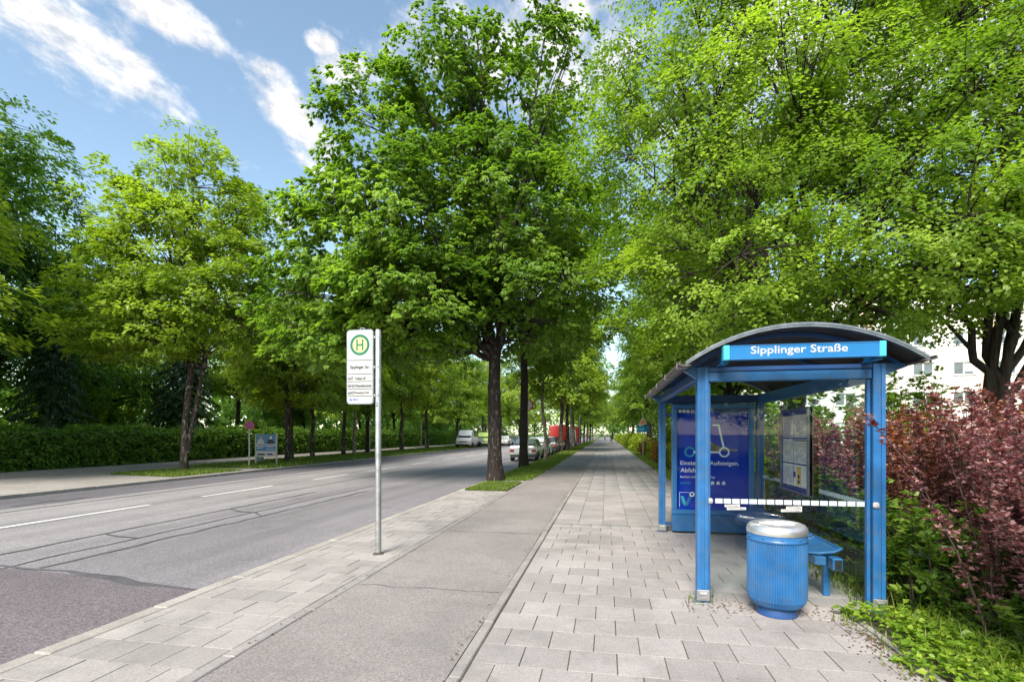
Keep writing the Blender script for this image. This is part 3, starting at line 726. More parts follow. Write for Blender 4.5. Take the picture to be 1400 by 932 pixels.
def gen_tree(seed, trunk, tr, ells, nclump, lpc, leaf, leafmat, bark, cr=0.8, dome=0.5, flat=0.16, droop=0.7, forks=None, shell=0.55, limb=0.45, stems=None, fan=1):
    """trunk: path points from ground to fork; ells: crown lobes (x,y,z,rx,ry,rz). Returns three meshes."""
    rs = np.random.RandomState(seed)
    ells = np.array(ells, float)
    top = np.array(trunk[-1], float)
    # --- trunk
    tg = Geo()
    def smooth_path(pts, n):
        pts = np.array(pts, float); tt = np.linspace(0, len(pts) - 1, n); i = np.clip(tt.astype(int), 0, len(pts) - 2); f = (tt - i)[:, None]
        f = f * f * (3 - 2 * f) * 0.5 + f * 0.5
        return pts[i] * (1 - f) + pts[i + 1] * f
    for st in (stems or [trunk]):
        p = smooth_path(st, 16); p[1:-1] += rs.normal(0, tr * 0.025, (14, 3)) * np.array([1, 1, 0])
        z = (p[:, 2] - p[0, 2]); zz = z / max(z.max(), 0.1)
        rad = tr * (1 - 0.28 * zz) * (1 + 0.32 * np.exp(-z / 0.25)); p[0, 2] -= 0.1
        if stems: rad = rad * (1.0 if st is stems[0] else 0.6)
        V, F = tube_geo(p, rad, 14)
        V += rs.normal(0, tr * 0.035, V.shape) * np.array([1, 1, 0.3]); tg.add(V, F)
    # --- limbs to the lobes
    S = []
    bg = Geo()
    order = np.argsort(ells[:, 2])
    for k in order:
        c = ells[k, :3]; base = np.array((stems[k % len(stems)] if stems else trunk)[-1], float)
        if c[2] > base[2]:
            m = base * 0.45 + c * 0.55; m[2] = base[2] + (c[2] - base[2]) * 0.5; m[:2] += (c[:2] - base[:2]) * -0.12
        else: m = base * 0.5 + c * 0.5; m[2] = base[2] + 0.8
        end = c + np.array([0, 0, ells[k, 5] * 0.55])
        p = bez(base - np.array([0, 0, 0.4]), m, end, 14); p[1:-1] += rs.normal(0, 0.10, (12, 3))
        rad = np.linspace(tr * limb, 0.02, 14) ** 1.0
        V, F = tube_geo(p, rad, 7); bg.add(V, F)
        for i in range(3, 14): S.append((*p[i], rad[i]))
        # side limbs
        for q in range(5):
            i = rs.randint(3, 11); dvec = rs.normal(0, 1, 3); dvec[2] = abs(dvec[2]) * 0.5; dvec = unit(dvec)
            e = c + dvec * ells[k, 3:6] * 0.7
            m2 = (p[i] + e) / 2 + np.array([0, 0, 0.5])
            pp = bez(p[i], m2, e, 8); rr = np.linspace(rad[i] * 0.6, 0.014, 8); V, F = tube_geo(pp, rr, 5); bg.add(V, F)
            for j in range(2, 8): S.append((*pp[j], rr[j]))
    S = np.array(S)
    # --- clumps of foliage
    vol = ells[:, 3] * ells[:, 4] + ells[:, 3] * ells[:, 5]; pr = vol / vol.sum()
    C = []; O = []
    while len(C) < nclump:
        k = rs.choice(len(ells), p=pr); u = unit(rs.normal(0, 1, 3)); r = shell + (1 - shell) * rs.rand() ** 0.7
        r *= 1 + 0.10 * rs.normal()
        pnt = ells[k, :3] + u * ells[k, 3:6] * r
        q = (((pnt - ells[:, :3]) / ells[:, 3:6]) ** 2).sum(1); q[k] = 9
        if q.min() < 0.30: continue
        C.append(pnt); O.append(u * np.array([1, 1, 0.35]))
    C = np.array(C); O = unit(np.array(O))
    for i, c in enumerate(C):
        d = np.linalg.norm(S[:, :3] - c, axis=1) + np.maximum(0, S[:, 2] - c[2]) * 1.2
        j = d.argmin()
        m2 = S[j, :3] * 0.5 + c * 0.5 + np.array([0, 0, 0.12 * d[j]]) + rs.normal(0, 0.06, 3)
        pp = bez(S[j, :3], m2, c + O[i] * cr * 0.6, 6); V, F = tube_geo(pp, np.linspace(min(S[j, 3] * 0.8, 0.03) + 0.006, 0.005, 6), 4); bg.add(V, F)
    n = nclump * lpc
    ci = np.repeat(np.arange(nclump), lpc)
    size = (cr * rs.uniform(0.65, 1.3, nclump))[ci]
    ang = rs.uniform(0, 2 * np.pi, n); rr = np.sqrt(rs.rand(n))
    # a spray of twigs rather than an even disc
    ntw = 7; tw = rs.uniform(0, 2 * np.pi, (nclump, ntw)); ang = tw[ci, rs.randint(0, ntw, n)] + rs.normal(0, 0.22, n) / (0.35 + rr)
    rad2 = np.stack([np.cos(ang), np.sin(ang), np.zeros(n)], 1)
    loc = rad2 * (rr * size)[:, None]
    loc += O[ci] * (size * 0.35)[:, None]
    loc[:, 2] += size * (0.15 - dome * rr ** 2) + rs.normal(0, flat, n) * size
    P = C[ci] + loc
    D = rad2 * 0.9 + O[ci] * 0.5 + rs.normal(0, 0.35, (n, 3)); D[:, 2] -= droop * 0.75
    Nn = np.tile(np.array([0, 0, 1.0]), (n, 1)) + O[ci] * 0.6 + rs.normal(0, 0.22, (n, 3))
    L = leaf[0] * rs.uniform(0.6, 1.25, n); W = leaf[1] * rs.uniform(0.7, 1.2, n)
    if fan > 1:                                 # palmate leaves: leaflets fanned from one stalk
        src = (np.arange(n) // fan) * fan; fk = (np.arange(n) % fan) - (fan - 1) / 2
        P = P[src]; D = unit(D[src]); Nn = Nn[src]; Sx = unit(np.cross(D, Nn)); an_ = fk * (1.9 / fan)
        D = D * np.cos(an_)[:, None] + Sx * np.sin(an_)[:, None] + rs.normal(0, 0.08, (n, 3)); D[:, 2] -= 0.15 * np.abs(fk)
        Nn = Nn + rs.normal(0, 0.12, (n, 3)); L = L[src] * (1 - 0.12 * np.abs(fk)) * rs.uniform(0.9, 1.1, n)
    V, F = leaves_geo(P, D, Nn, L, W)
    ph = rs.uniform(0, 6, 3); big = np.sin(C[:, 0] * 1.1 + ph[0]) + np.sin(C[:, 1] * 1.0 + ph[1]) + np.sin(C[:, 2] * 1.3 + ph[2])
    tone = np.clip(0.42 + 0.07 * big[ci] + 0.15 * rs.normal(0, 1, nclump)[ci] + 0.10 * rs.normal(0, 1, n), 0, 1)
    lm = np_mesh('crown', V, [F], leafmat, np.repeat(tone, 4))
    Vt, Ft = tg.out(); tm = np_mesh('trunk', Vt, [Ft], bark, smooth=True)
    Vb, Fb = bg.out(); bmh = np_mesh('branches', Vb, [Fb], bark, smooth=True)
    return tm, bmh, lm
def plant_tree(name, meshes, loc, label, group=None, rz=0, sc=1.0, cat='tree'):
    t = thing(name, label, cat, loc, rz, group); t.scale = (sc, sc, sc)
    link('trunk', meshes[0], t); link('branches', meshes[1], t); link('crown', meshes[2], t)
    return t

# --- the big street tree by the kerb, its crown wide to the road side
main = gen_tree(11, [(0, 0, 0), (0.0, 0, 1.6), (-0.04, 0.02, 3.2), (0.0, 0, 4.6)], 0.265,
    [(-2.7, -1.2, 8.3, 3.3, 3.2, 2.6), (-3.9, -0.9, 11.6, 1.7, 1.9, 2.2), (-2.0, 0, 13.8, 1.7, 1.9, 2.2), (-5.0, -1.4, 7.9, 1.9, 2.0, 1.9),
     (0.4, 0, 9.0, 3.0, 3.0, 2.8), (1.7, 0.2, 6.4, 2.2, 2.4, 1.6), (-2.2, -2.0, 5.9, 2.6, 2.2, 1.5), (-6.0, -1.3, 6.0, 1.4, 1.6, 1.3), (0.3, 0.6, 12.8, 1.7, 1.9, 2.2), (-3.3, 1.0, 6.4, 2.8, 2.4, 1.6), (1.7, 0.5, 14.6, 1.2, 1.3, 1.8), (-0.6, -0.5, 14.9, 0.9, 1.0, 1.2), (-4.6, -1.8, 5.0, 1.8, 1.6, 1.0)],
    860, 260, (0.195, 0.092), M['leaf_chestnut'], M['bark_main'], cr=0.74, dome=0.5, droop=0.5, fan=5, flat=0.12, shell=0.62)
plant_tree('street_tree', main, (-3.82, 17.2, 0), 'large dark-trunked street tree with wide drooping crown on the small grass patch', 'trees in the near verge')
# --- tall tree behind it
tall = gen_tree(12, [(0, 0, 0), (0, 0, 2), (0.05, 0, 4), (0.0, 0, 6)], 0.22,
    [(0, 0, 9, 3.2, 3.2, 2.8), (1.4, 0, 13, 2.6, 2.6, 2.8), (1.3, 0.2, 16.4, 1.6, 1.6, 2.4), (3.6, 0.5, 12.0, 2.2, 2.2, 2.6), (-1.2, 0, 11.5, 2.2, 2.2, 2.2), (2.4, 0.5, 8.0, 2.2, 2.4, 2.0)],
    480, 200, (0.185, 0.085), M['leaf_chestnut'], M['bark'], cr=0.8, dome=0.5, droop=0.5, fan=5, flat=0.12)
plant_tree('street_tree', tall, (-4.0, 24.5, 0), 'slender dark trunk just behind the large tree, beside the silver car', 'trees in the near verge')
# --- lime tree behind the shelter
linden = gen_tree(13, [(0, 0, 0), (0, 0, 1.6), (0.1, 0, 3.4)], 0.24,
    [(0, 0, 6.2, 3.9, 3.6, 2.5), (-2.0, -0.8, 7.6, 2.6, 2.6, 2.2), (2.0, -1.6, 6.6, 2.6, 2.6, 2.4), (-0.4, -0.4, 10.4, 3.2, 3.2, 2.6), (2.0, 0, 9.6, 2.4, 2.6, 2.4), (-2.4, 0.6, 11.6, 2.0, 2.2, 2.2), (0.4, 0, 13.4, 2.4, 2.4, 2.2), (-1.8, -1.2, 4.9, 2.4, 2.2, 1.3), (1.2, -2.2, 4.9, 2.6, 2.0, 1.2), (2.9, -1.6, 5.2, 1.7, 1.7, 1.2), (-2.9, 0.6, 8.8, 1.6, 2.0, 2.4)],
    760, 215, (0.088, 0.074), M['leaf_linden'], M['bark'], cr=0.80, dome=0.55, droop=0.5, flat=0.12, limb=0.42, shell=0.62)
plant_tree('lime_tree', linden, (4.35, 12.9, 0), 'big bright green lime tree filling the picture above the shelter', 'trees behind the right-hand shrubs')
# --- maple at the right edge
rmaple = gen_tree(14, [(0, 0, 0), (0, 0, 1.4), (0.05, 0, 2.5)], 0.16,
    [(0.4, 0, 8.0, 2.8, 3.0, 2.6), (2.2, -0.5, 7.0, 2.4, 2.8, 2.4), (-0.6, 0.2, 10.5, 2.2, 2.4, 2.4), (1.6, 0, 11.5, 2.6, 2.6, 2.6), (-1.3, 0.6, 6.0, 1.6, 2.2, 1.0), (2.4, 0.3, 5.2, 2.0, 2.2, 1.2), (0.5, 0, 13.2, 2.2, 2.2, 2.0)],
    420, 125, (0.11, 0.095), M['leaf_linden'], M['bark'], cr=0.75, dome=0.25, droop=0.25, flat=0.10, limb=0.6)
plant_tree('maple_tree', rmaple, (8.1, 12.4, 0), 'maple with black forked trunk rising behind the red bushes at right', 'trees behind the right-hand shrubs')
# --- far-side street tree with two stems
twin = gen_tree(15, [(0, 0, 0), (0.2, 0, 2.2), (0.35, 0, 4.4)], 0.165,
    [(0.2, 0, 9.0, 3.6, 3.6, 2.6), (-2.2, -0.6, 7.0, 2.5, 2.5, 1.7), (2.6, -0.4, 7.2, 2.6, 2.5, 1.8), (0.4, 0, 12.0, 2.5, 2.5, 2.2), (2.2, 0, 10.4, 2.0, 2.2, 1.8), (-1.4, 0, 10.4, 1.9, 2.0, 1.8), (0.2, -1.5, 6.0, 2.4, 1.8, 1.2), (-3.4, -0.6, 6.0, 1.3, 1.6, 1.0), (3.6, -0.3, 6.0, 1.3, 1.5, 1.0)],
    430, 120, (0.20, 0.13), M['leaf_maple'], M['bark_grey'], cr=0.85, dome=0.3, droop=0.35, flat=0.12, limb=0.5,
    stems=[[(0, 0, 0), (0.1, 0, 2.2), (0.45, 0, 5.0)], [(0.1, 0.1, 0.9), (0.5, 0.1, 2.6), (1.0, 0.1, 4.9)]])
plant_tree('street_tree', twin, (-18.5, 19.4, 0), 'two-stemmed pale green tree on the small far-side grass patch', 'trees in the far verge')
# --- kinds repeated along the street
rowA = gen_tree(16, [(0, 0, 0), (0.0, 0, 1.6), (0.12, 0, 3.2), (0.1, 0, 4.4)], 0.18,
    [(0, 0, 6.4, 3.0, 3.0, 2.0), (-1.2, 0.3, 8.6, 2.4, 2.4, 2.0), (1.2, -0.3, 8.9, 2.4, 2.4, 2.1), (0, 0, 11.0, 2.2, 2.2, 2.2), (-2.2, -0.4, 5.6, 1.6, 1.6, 1.2), (2.2, 0.4, 5.4, 1.6, 1.6, 1.2), (0.2, -2.2, 5.5, 1.7, 1.6, 1.2)],
    215, 110, (0.22, 0.15), M['leaf_maple'], M['bark_grey'], cr=0.9, dome=0.5, droop=0.6)
rowB = gen_tree(17, [(0, 0, 0), (0.12, 0, 1.4), (-0.1, 0, 3.0), (0.25, 0, 4.6)], 0.17,
    [(0, 0, 6.6, 2.8, 3.0, 2.1), (0.9, 0.3, 9.0, 2.4, 2.4, 2.0), (-1.2, -0.3, 8.4, 2.2, 2.4, 2.0), (0.3, 0, 11.2, 2.0, 2.0, 2.0), (-2.0, 0.5, 5.2, 1.7, 1.6, 1.1), (2.0, -0.4, 5.6, 1.6, 1.6, 1.2)],
    200, 110, (0.22, 0.155), M['leaf_yellowgreen'], M['bark_grey'], cr=0.9, dome=0.4, droop=0.5)
rowC = gen_tree(18, [(0, 0, 0), (0, 0, 1.6), (0.1, 0, 3.6)], 0.20,
    [(0, 0, 6.4, 3.2, 3.2, 2.6), (-1.4, 0, 9.2, 2.5, 2.6, 2.4), (1.4, 0.4, 8.8, 2.6, 2.6, 2.4), (0, 0, 11.6, 2.4, 2.4, 2.2), (-1.8, -1.2, 4.4, 2.0, 2.0, 1.2), (1.8, -1.0, 4.3, 2.0, 2.0, 1.2)],
    270, 110, (0.21, 0.155), M['leaf_linden'], M['bark'], cr=0.85, dome=0.5, droop=0.5)
darkT = gen_tree(19, [(0, 0, 0), (0, 0, 2), (0.2, 0, 4.2)], 0.32,
    [(0, 0, 7.4, 4.4, 4.4, 3.0), (-1.8, 0, 10.6, 3.4, 3.4, 2.6), (2.0, -0.4, 10.2, 3.2, 3.4, 2.6), (0, 0, 13.4, 3.0, 3.0, 2.4), (-2.6, -1.6, 4.4, 2.6, 2.4, 1.8), (2.6, -1.6, 4.6, 2.6, 2.4, 1.8), (0, -2.6, 5.2, 2.4, 2.0, 1.7), (3.0, 0.4, 7.6, 2.2, 2.4, 2.0)],
    400, 115, (0.235, 0.15), M['leaf_dark'], M['bark'], cr=1.0, dome=0.55, droop=0.6)
thin = gen_tree(20, [(0, 0, 0), (0.12, 0, 1.0), (-0.10, 0, 2.4), (-0.25, 0, 4.2)], 0.115,
    [(-0.2, 0, 6.0, 1.8, 1.8, 1.6), (-0.2, 0, 8.0, 1.5, 1.5, 1.7), (0.6, 0, 7.0, 1.3, 1.3, 1.3)],
    110, 110, (0.20, 0.13), M['leaf_maple'], M['bark_pale'], cr=0.75, dome=0.4, droop=0.5)
plant_tree('street_tree', thin, (-3.7, 30.9, 0), 'thin crooked pale-barked tree beside the silver and white parked cars', 'trees in the near verge')
near_row = [(rowA, -4.1, 46.2, 30, 1.15, 'stout grey-brown twin-looking trunk right of the thin crooked tree, nearer one'),
            (rowB, -3.75, 49.5, 70, 1.1, 'stout trunk close behind another, in front of the red van'),
            (rowA, -4.0, 63.0, 200, 1.1, 'verge tree between the red van and the far white van'),
            (rowC, -3.9, 76.0, 100, 1.1, 'far verge tree beside the far red truck'),
            (rowA, -3.9, 90.0, 10, 1.1, 'far verge tree beyond the red truck'),
            (rowB, -3.9, 106.0, 250, 1.1, 'very far verge tree near the end of the row of cars'),
            (rowC, -3.9, 124.0, 20, 1.1, 'last but one verge tree towards the end of the path'),
            (rowA, -3.9, 146.0, 320, 1.15, 'last verge tree at the far end of the path')]
for (ms_, x, y, rz, sc, lb) in near_row: plant_tree('street_tree', ms_, (x, y, 0), lb, 'trees in the near verge', R(rz), sc)
far_row = [(rowB, -18.1, 26.2, 0, 0.80, 'far-side verge tree directly behind the blue poster board'),
           (rowA, -19.3, 28.4, 140, 0.78, 'slim flecked trunk right of the poster board on the far verge'),
           (rowB, -19.6, 31.2, 220, 0.85, 'slightly crooked flecked trunk, second right of the poster board'),
           (rowA, -19.9, 35.8, 40, 0.9, 'dark trunk of a far verge tree left of the stop sign pole'),
           (thin, -19.2, 36.2, 140, 1.1, 'thin trunk close beside a dark trunk left of the stop sign pole'),
           (rowC, -20.1, 40.2, 310, 1.0, 'dark upright trunk directly behind the stop sign board'),
           (rowB, -19.7, 46.6, 185, 1.1, 'dark leaning trunk right of the stop sign pole on the far verge'),
           (rowA, -20.2, 55.0, 260, 1.1, 'forked dark trunk left of the white flatbed van'),
           (rowC, -20.6, 68.0, 15, 1.1, 'tree standing behind the cab of the white flatbed van'),
           (rowB, -19.8, 80.0, 95, 1.15, 'far-side tree behind the white car facing this way'),
           (rowA, -19.8, 95.0, 165, 1.2, 'far-side tree well beyond the flatbed van'),
           (rowC, -19.8, 115.0, 285, 1.2, 'far-side tree near the end of the road'),
           (rowA, -19.8, 140.0, 15, 1.2, 'farthest tree of the far-side row')]
for (ms_, x, y, rz, sc, lb) in far_row: plant_tree('street_tree', ms_, (x, y, 0), lb, 'trees in the far verge', R(rz), sc)
right_row = [(rowC, 5.0, 22.5, 0, 1.0, 'lime tree overhanging the footway just beyond the shelter'),
             (rowC, 4.6, 31.5, 130, 1.0, 'second tree beyond the shelter overhanging the footway'),
             (darkT, 6.6, 43.0, 50, 0.8, 'dark tree on the right side of the footway'),
             (rowC, 4.4, 56.0, 250, 1.0, 'bright tree behind the rust-coloured shrubs'),
             (darkT, 6.0, 72.0, 150, 0.85, 'dark green tree beside the far walkers on the right'),
             (rowC, 4.6, 92.0, 15, 1.1, 'far right-hand tree overhanging the path'),
             (rowA, 4.8, 116.0, 75, 1.15, 'distant right-hand tree near the end of the path'),
             (darkT, 2.0, 168.0, 75, 0.9, 'dark tree closing the far end of the path'),
             (rowC, -7.0, 200.0, 75, 1.4, 'pale tree closing the far end of the road'),
             (rowB, -14.0, 205.0, 175, 1.5, 'tree closing the far left end of the road')]
for (ms_, x, y, rz, sc, lb) in right_row: plant_tree('broadleaf_tree', ms_, (x, y, 0), lb, 'trees behind the right-hand shrubs', R(rz), sc)
park = [(darkT, -31.0, 13.5, 0, 1.28, 'dark broad tree behind the hedge at the left edge'),
        (darkT, -34.5, 21.5, 90, 1.3, 'tall dark tree behind the hedge, left of the two-stemmed tree'),
        (rowB, -22.2, 11.2, 40, 1.0, 'yellow-green branches reaching in at the left edge'),
        (darkT, -37.0, 31.0, 210, 0.95, 'dark park tree behind the two-stemmed tree'),
        (rowA, -31.0, 38.0, 60, 1.15, 'mid green park tree behind the poster board'),
        (darkT, -30.0, 46.0, 300, 0.85, 'dark park tree behind the stop sign'),
        (rowB, -29.0, 56.0, 60, 1.15, 'yellow-green park tree right of the stop sign'),
        (rowC, -29.0, 66.0, 160, 1.15, 'bright park tree behind the hedge, left of the flatbed van'),
        (darkT, -30.0, 80.0, 30, 0.9, 'dark park tree behind the flatbed van'),
        (rowC, -29.0, 98.0, 100, 1.2, 'distant park tree beyond the hedge'),
        (darkT, -29.0, 120.0, 170, 1.0, 'farthest dark park tree beyond the hedge'),
        (rowB, -44.0, 24.0, 20, 0.6, 'small bright yellow-green tree glimpsed between dark trunks'),
        (rowC, -48.0, 44.0, 20, 1.2, 'deep background tree behind the park trees'),
        (darkT, -52.0, 17.0, 20, 1.1, 'deep background tree far left behind the hedge'),
        (darkT, -46.0, 60.0, 120, 1.1, 'deep background dark tree right of centre left')]
for (ms_, x, y, rz, sc, lb) in park: plant_tree('park_tree', ms_, (x, y, 0), lb, 'trees in the park', R(rz), sc)

# --- the street goes on behind the camera (seen in the glass)
for k, (ms_, x, y, rz) in enumerate([(rowA, -3.8, -24, 0), (rowC, 4.6, -23, 40), (rowB, -3.8, -34, 80), (rowC, 5.2, -33, 130), (rowA, 10, -28, 200), (rowC, 0.5, -46, 20), (rowA, 7, -50, 99), (darkT, 15, -36, 0), (rowB, -8, -58, 50), (darkT, 22, -24, 50), (rowB, -19.6, -40, 70)]):
    plant_tree('street_tree', ms_, (x, y, 0), 'street tree behind the viewer, mirrored in the shelter glass', 'trees behind the viewer', R(rz), 1.0)
def woods():
    rs = np.random.RandomState(77); P = []; O = []
    for (a, b, h, n) in (((-72, -60), (-66, 240), 15, 26000), ((-66, 240), (70, 250), 17, 9000), ((75, 250), (66, -40), 15, 9000)):
        t = rs.rand(n); a = np.array(a, float); b = np.array(b, float); q = a + (b - a) * t[:, None]; ln = np.linalg.norm(b - a)
        s_ = t * ln; hh = h * (0.75 + 0.18 * np.sin(s_ * 0.33) + 0.12 * np.sin(s_ * 0.9 + 1)); z = hh * rs.rand(n) ** 0.8
        dp = rs.normal(0, 1.2, n) + 2.2 * np.sin(s_ * 0.7 + z * 0.5) * np.sin(z * 0.6); nv = np.array([-(b - a)[1], (b - a)[0]]) / ln
        P.append(np.concatenate([q + nv * dp[:, None], z[:, None]], 1))
    P = np.concatenate(P); n = len(P); D = rs.normal(0, 0.6, (n, 3)) + np.array([0, 0, -0.5]); Nn = rs.normal(0, 0.5, (n, 3)) + np.array([0, 0, 0.9])
    V, F = leaves_geo(P, D, Nn, rs.uniform(0.7, 1.6, n), rs.uniform(0.6, 1.2, n))
    o = link('distant_woods', np_mesh('distant_woods', V, [F], M['leaf_dark'], np.repeat(np.clip(rs.normal(0.45, 0.25, n), 0, 1), 4))); tag(o, 'distant belt of woods closing the view behind the park trees', 'woods', None, 'stuff')
woods()

# --- conifer: drooping tiers
def gen_conifer(seed, h=11.0, r0=3.4):
    rs = np.random.RandomState(seed); tg = Geo(); V, F = tube_geo([(0, 0, -0.1), (0, 0, h * 0.5), (0, 0, h)], [0.2, 0.12, 0.02], 10); tg.add(V, F)
    bg = Geo(); P = []; D = []
    for i in range(150):
        z = 0.6 + (h - 0.9) * (i / 150) ** 0.9; a = i * 2.4 + rs.normal(0, 0.2); R0 = r0 * (1 - z / h) ** 0.85 * rs.uniform(0.75, 1.1) + 0.15
        o = np.array([math.cos(a), math.sin(a), 0]); p = bez((0, 0, z), o * R0 * 0.5 + np.array([0, 0, z + 0.1]), o * R0 + np.array([0, 0, z - 0.35 * R0]), 8)
        V, F = tube_geo(p, np.linspace(0.03, 0.006, 8), 4); bg.add(V, F)
        n = int(160 * R0 / r0) + 30; t = rs.uniform(0.15, 1, n); q = np.stack([np.interp(t, np.linspace(0, 1, 8), p[:, k]) for k in range(3)], 1)
        side = np.cross(o, [0, 0, 1.0]); sgn = rs.choice([-1, 1], n)[:, None]; ln = (rs.uniform(0, 0.28, n) * R0 * (1.1 - t))[:, None]
        q = q + side * sgn * ln; q[:, 2] -= ln[:, 0] * 0.5 + rs.uniform(0, 0.12, n)
        P.append(q); D.append(o * 0.6 + side * sgn * 0.5 + np.array([0, 0, -0.8]) + rs.normal(0, 0.25, (n, 3)))
    P = np.concatenate(P); D = np.concatenate(D); n = len(P)
    V, F = leaves_geo(P, D, np.tile([0, 0, 1.0], (n, 1)) + rs.normal(0, 0.3, (n, 3)), rs.uniform(0.18, 0.36, n), rs.uniform(0.05, 0.09, n))
    lm = np_mesh('crown', V, [F], M['leaf_conifer'], np.repeat(rs.rand(n), 4))
    Vt, Ft = tg.out(); Vb, Fb = bg.out()
    return np_mesh('trunk', Vt, [Ft], M['bark'], smooth=True), np_mesh('branches', Vb, [Fb], M['bark']), lm
con = gen_conifer(5)
plant_tree('conifer', con, (-30.0, 31.5, 0), 'black-green drooping conifer behind the hedge and two-stemmed tree', 'conifers in the park', 0, 0.95)
plant_tree('conifer', con, (-28.5, 21.5, 0), 'dark conifer left of the two-stemmed tree behind the hedge', 'conifers in the park', 1.2, 0.75)

# --- hedges and shrubs
def gen_leafbox(seed, x0, x1, y0, y1, h, n, leaf, mat, rough=0.12, dirbias=(0, 0, -0.5), top=0.35, face=(-1, 1), hvar=0.05, waves=0.12):
    """clipped hedge: leaves on a shell round a core of twigs"""
    rs = np.random.RandomState(seed); ly, lx = y1 - y0, x1 - x0
    areas = np.array([ly * h, ly * h, ly * lx * top / 0.35, lx * h, lx * h]); f = rs.choice(5, n, p=areas / areas.sum())
    u = rs.rand(n); v = rs.rand(n); P = np.zeros((n, 3)); O = np.zeros((n, 3))
    for k in range(5):
        mk = f == k
        if k < 2: P[mk] = np.stack([np.full(mk.sum(), (x0, x1)[k]), y0 + ly * u[mk], h * v[mk]], 1); O[mk] = ((-1, 1)[k], 0, 0)
        elif k == 2: P[mk] = np.stack([x0 + lx * u[mk], y0 + ly * v[mk], np.full(mk.sum(), h)], 1); O[mk] = (0, 0, 1)
        else: P[mk] = np.stack([x0 + lx * u[mk], np.full(mk.sum(), (y0, y1)[k - 3]), h * v[mk]], 1); O[mk] = (0, (-1, 1)[k - 3], 0)
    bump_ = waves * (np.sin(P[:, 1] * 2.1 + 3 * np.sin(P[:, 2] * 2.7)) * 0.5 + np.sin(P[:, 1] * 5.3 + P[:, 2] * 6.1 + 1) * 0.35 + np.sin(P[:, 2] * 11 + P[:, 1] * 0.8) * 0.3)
    P += O * (bump_[:, None] + rs.normal(0, rough, (n, 1)) - 0.03)
    P[:, 2] += hvar * np.sin(P[:, 1] * 0.9) * (P[:, 2] / h); P[:, 2] = np.maximum(P[:, 2], 0.02)
    D = O * 0.6 + rs.normal(0, 0.5, (n, 3)) + np.array(dirbias) * (1 - O[:, 2:3] * 0.8)
    Nn = O * 0.8 + np.array([0, 0, 0.6]) + rs.normal(0, 0.35, (n, 3))
    V, F = leaves_geo(P, D, Nn, leaf[0] * rs.uniform(0.6, 1.25, n), leaf[1] * rs.uniform(0.7, 1.2, n))
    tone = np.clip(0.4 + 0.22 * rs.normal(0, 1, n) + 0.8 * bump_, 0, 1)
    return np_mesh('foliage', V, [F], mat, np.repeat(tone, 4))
def hedge(name, label, cat, x0, x1, y0, y1, h, n, leaf, mat, seed, group=None, **kw):
    t = thing(name, label, cat, ((x0 + x1) / 2, y0, 0), 0, group); cx = (x0 + x1) / 2
    link('foliage', gen_leafbox(seed, x0 - cx, x1 - cx, 0, y1 - y0, h, n, leaf, mat, **kw), t)
    # knotted core of stems and twigs
    rs = np.random.RandomState(seed + 1); g = Geo(); w = (x1 - x0) / 2 - 0.12
    for yy in np.arange(0.2, y1 - y0, 0.28):
        b = np.array([rs.uniform(-w, w), yy, 0.0])
        for q in range(3):
            e = np.array([rs.uniform(-w, w), yy + rs.uniform(-0.5, 0.5), h * rs.uniform(0.7, 0.97)]); p = bez(b, (b + e) / 2 + rs.normal(0, 0.1, 3), e, 5)
            V, F = tube_geo(p, np.linspace(0.02, 0.006, 5), 4); g.add(V, F)
    Vb, Fb = g.out(); link('stems', np_mesh('stems', Vb, [Fb], M['twig']), t)
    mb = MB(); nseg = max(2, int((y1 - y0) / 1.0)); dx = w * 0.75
    mb.box(-dx, dx, 0.25, y1 - y0 - 0.25, 0.05, h - 0.28); part('opaque_core', mb, M['hedge_core'], t)  # solid dark box added inside the hedge to block the view through
    return t
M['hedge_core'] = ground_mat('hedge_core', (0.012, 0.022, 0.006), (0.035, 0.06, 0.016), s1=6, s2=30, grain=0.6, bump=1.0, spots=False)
hedge('clipped_hedge', 'long clipped ivy-green hedge along the far pavement, left part', 'hedge', -26.5, -25.3, 7.0, 30.0, 1.78, 42000, (0.15, 0.12), M['leaf_hedge'], 31, 'clipped hedges on the far side', waves=0.16)
hedge('clipped_hedge', 'far continuation of the clipped hedge with sunlit top, behind the stop sign', 'hedge', -26.5, -25.3, 30.3, 130.0, 1.85, 52000, (0.21, 0.16), M['leaf_hedge'], 32, 'clipped hedges on the far side', waves=0.14, top=0.6)
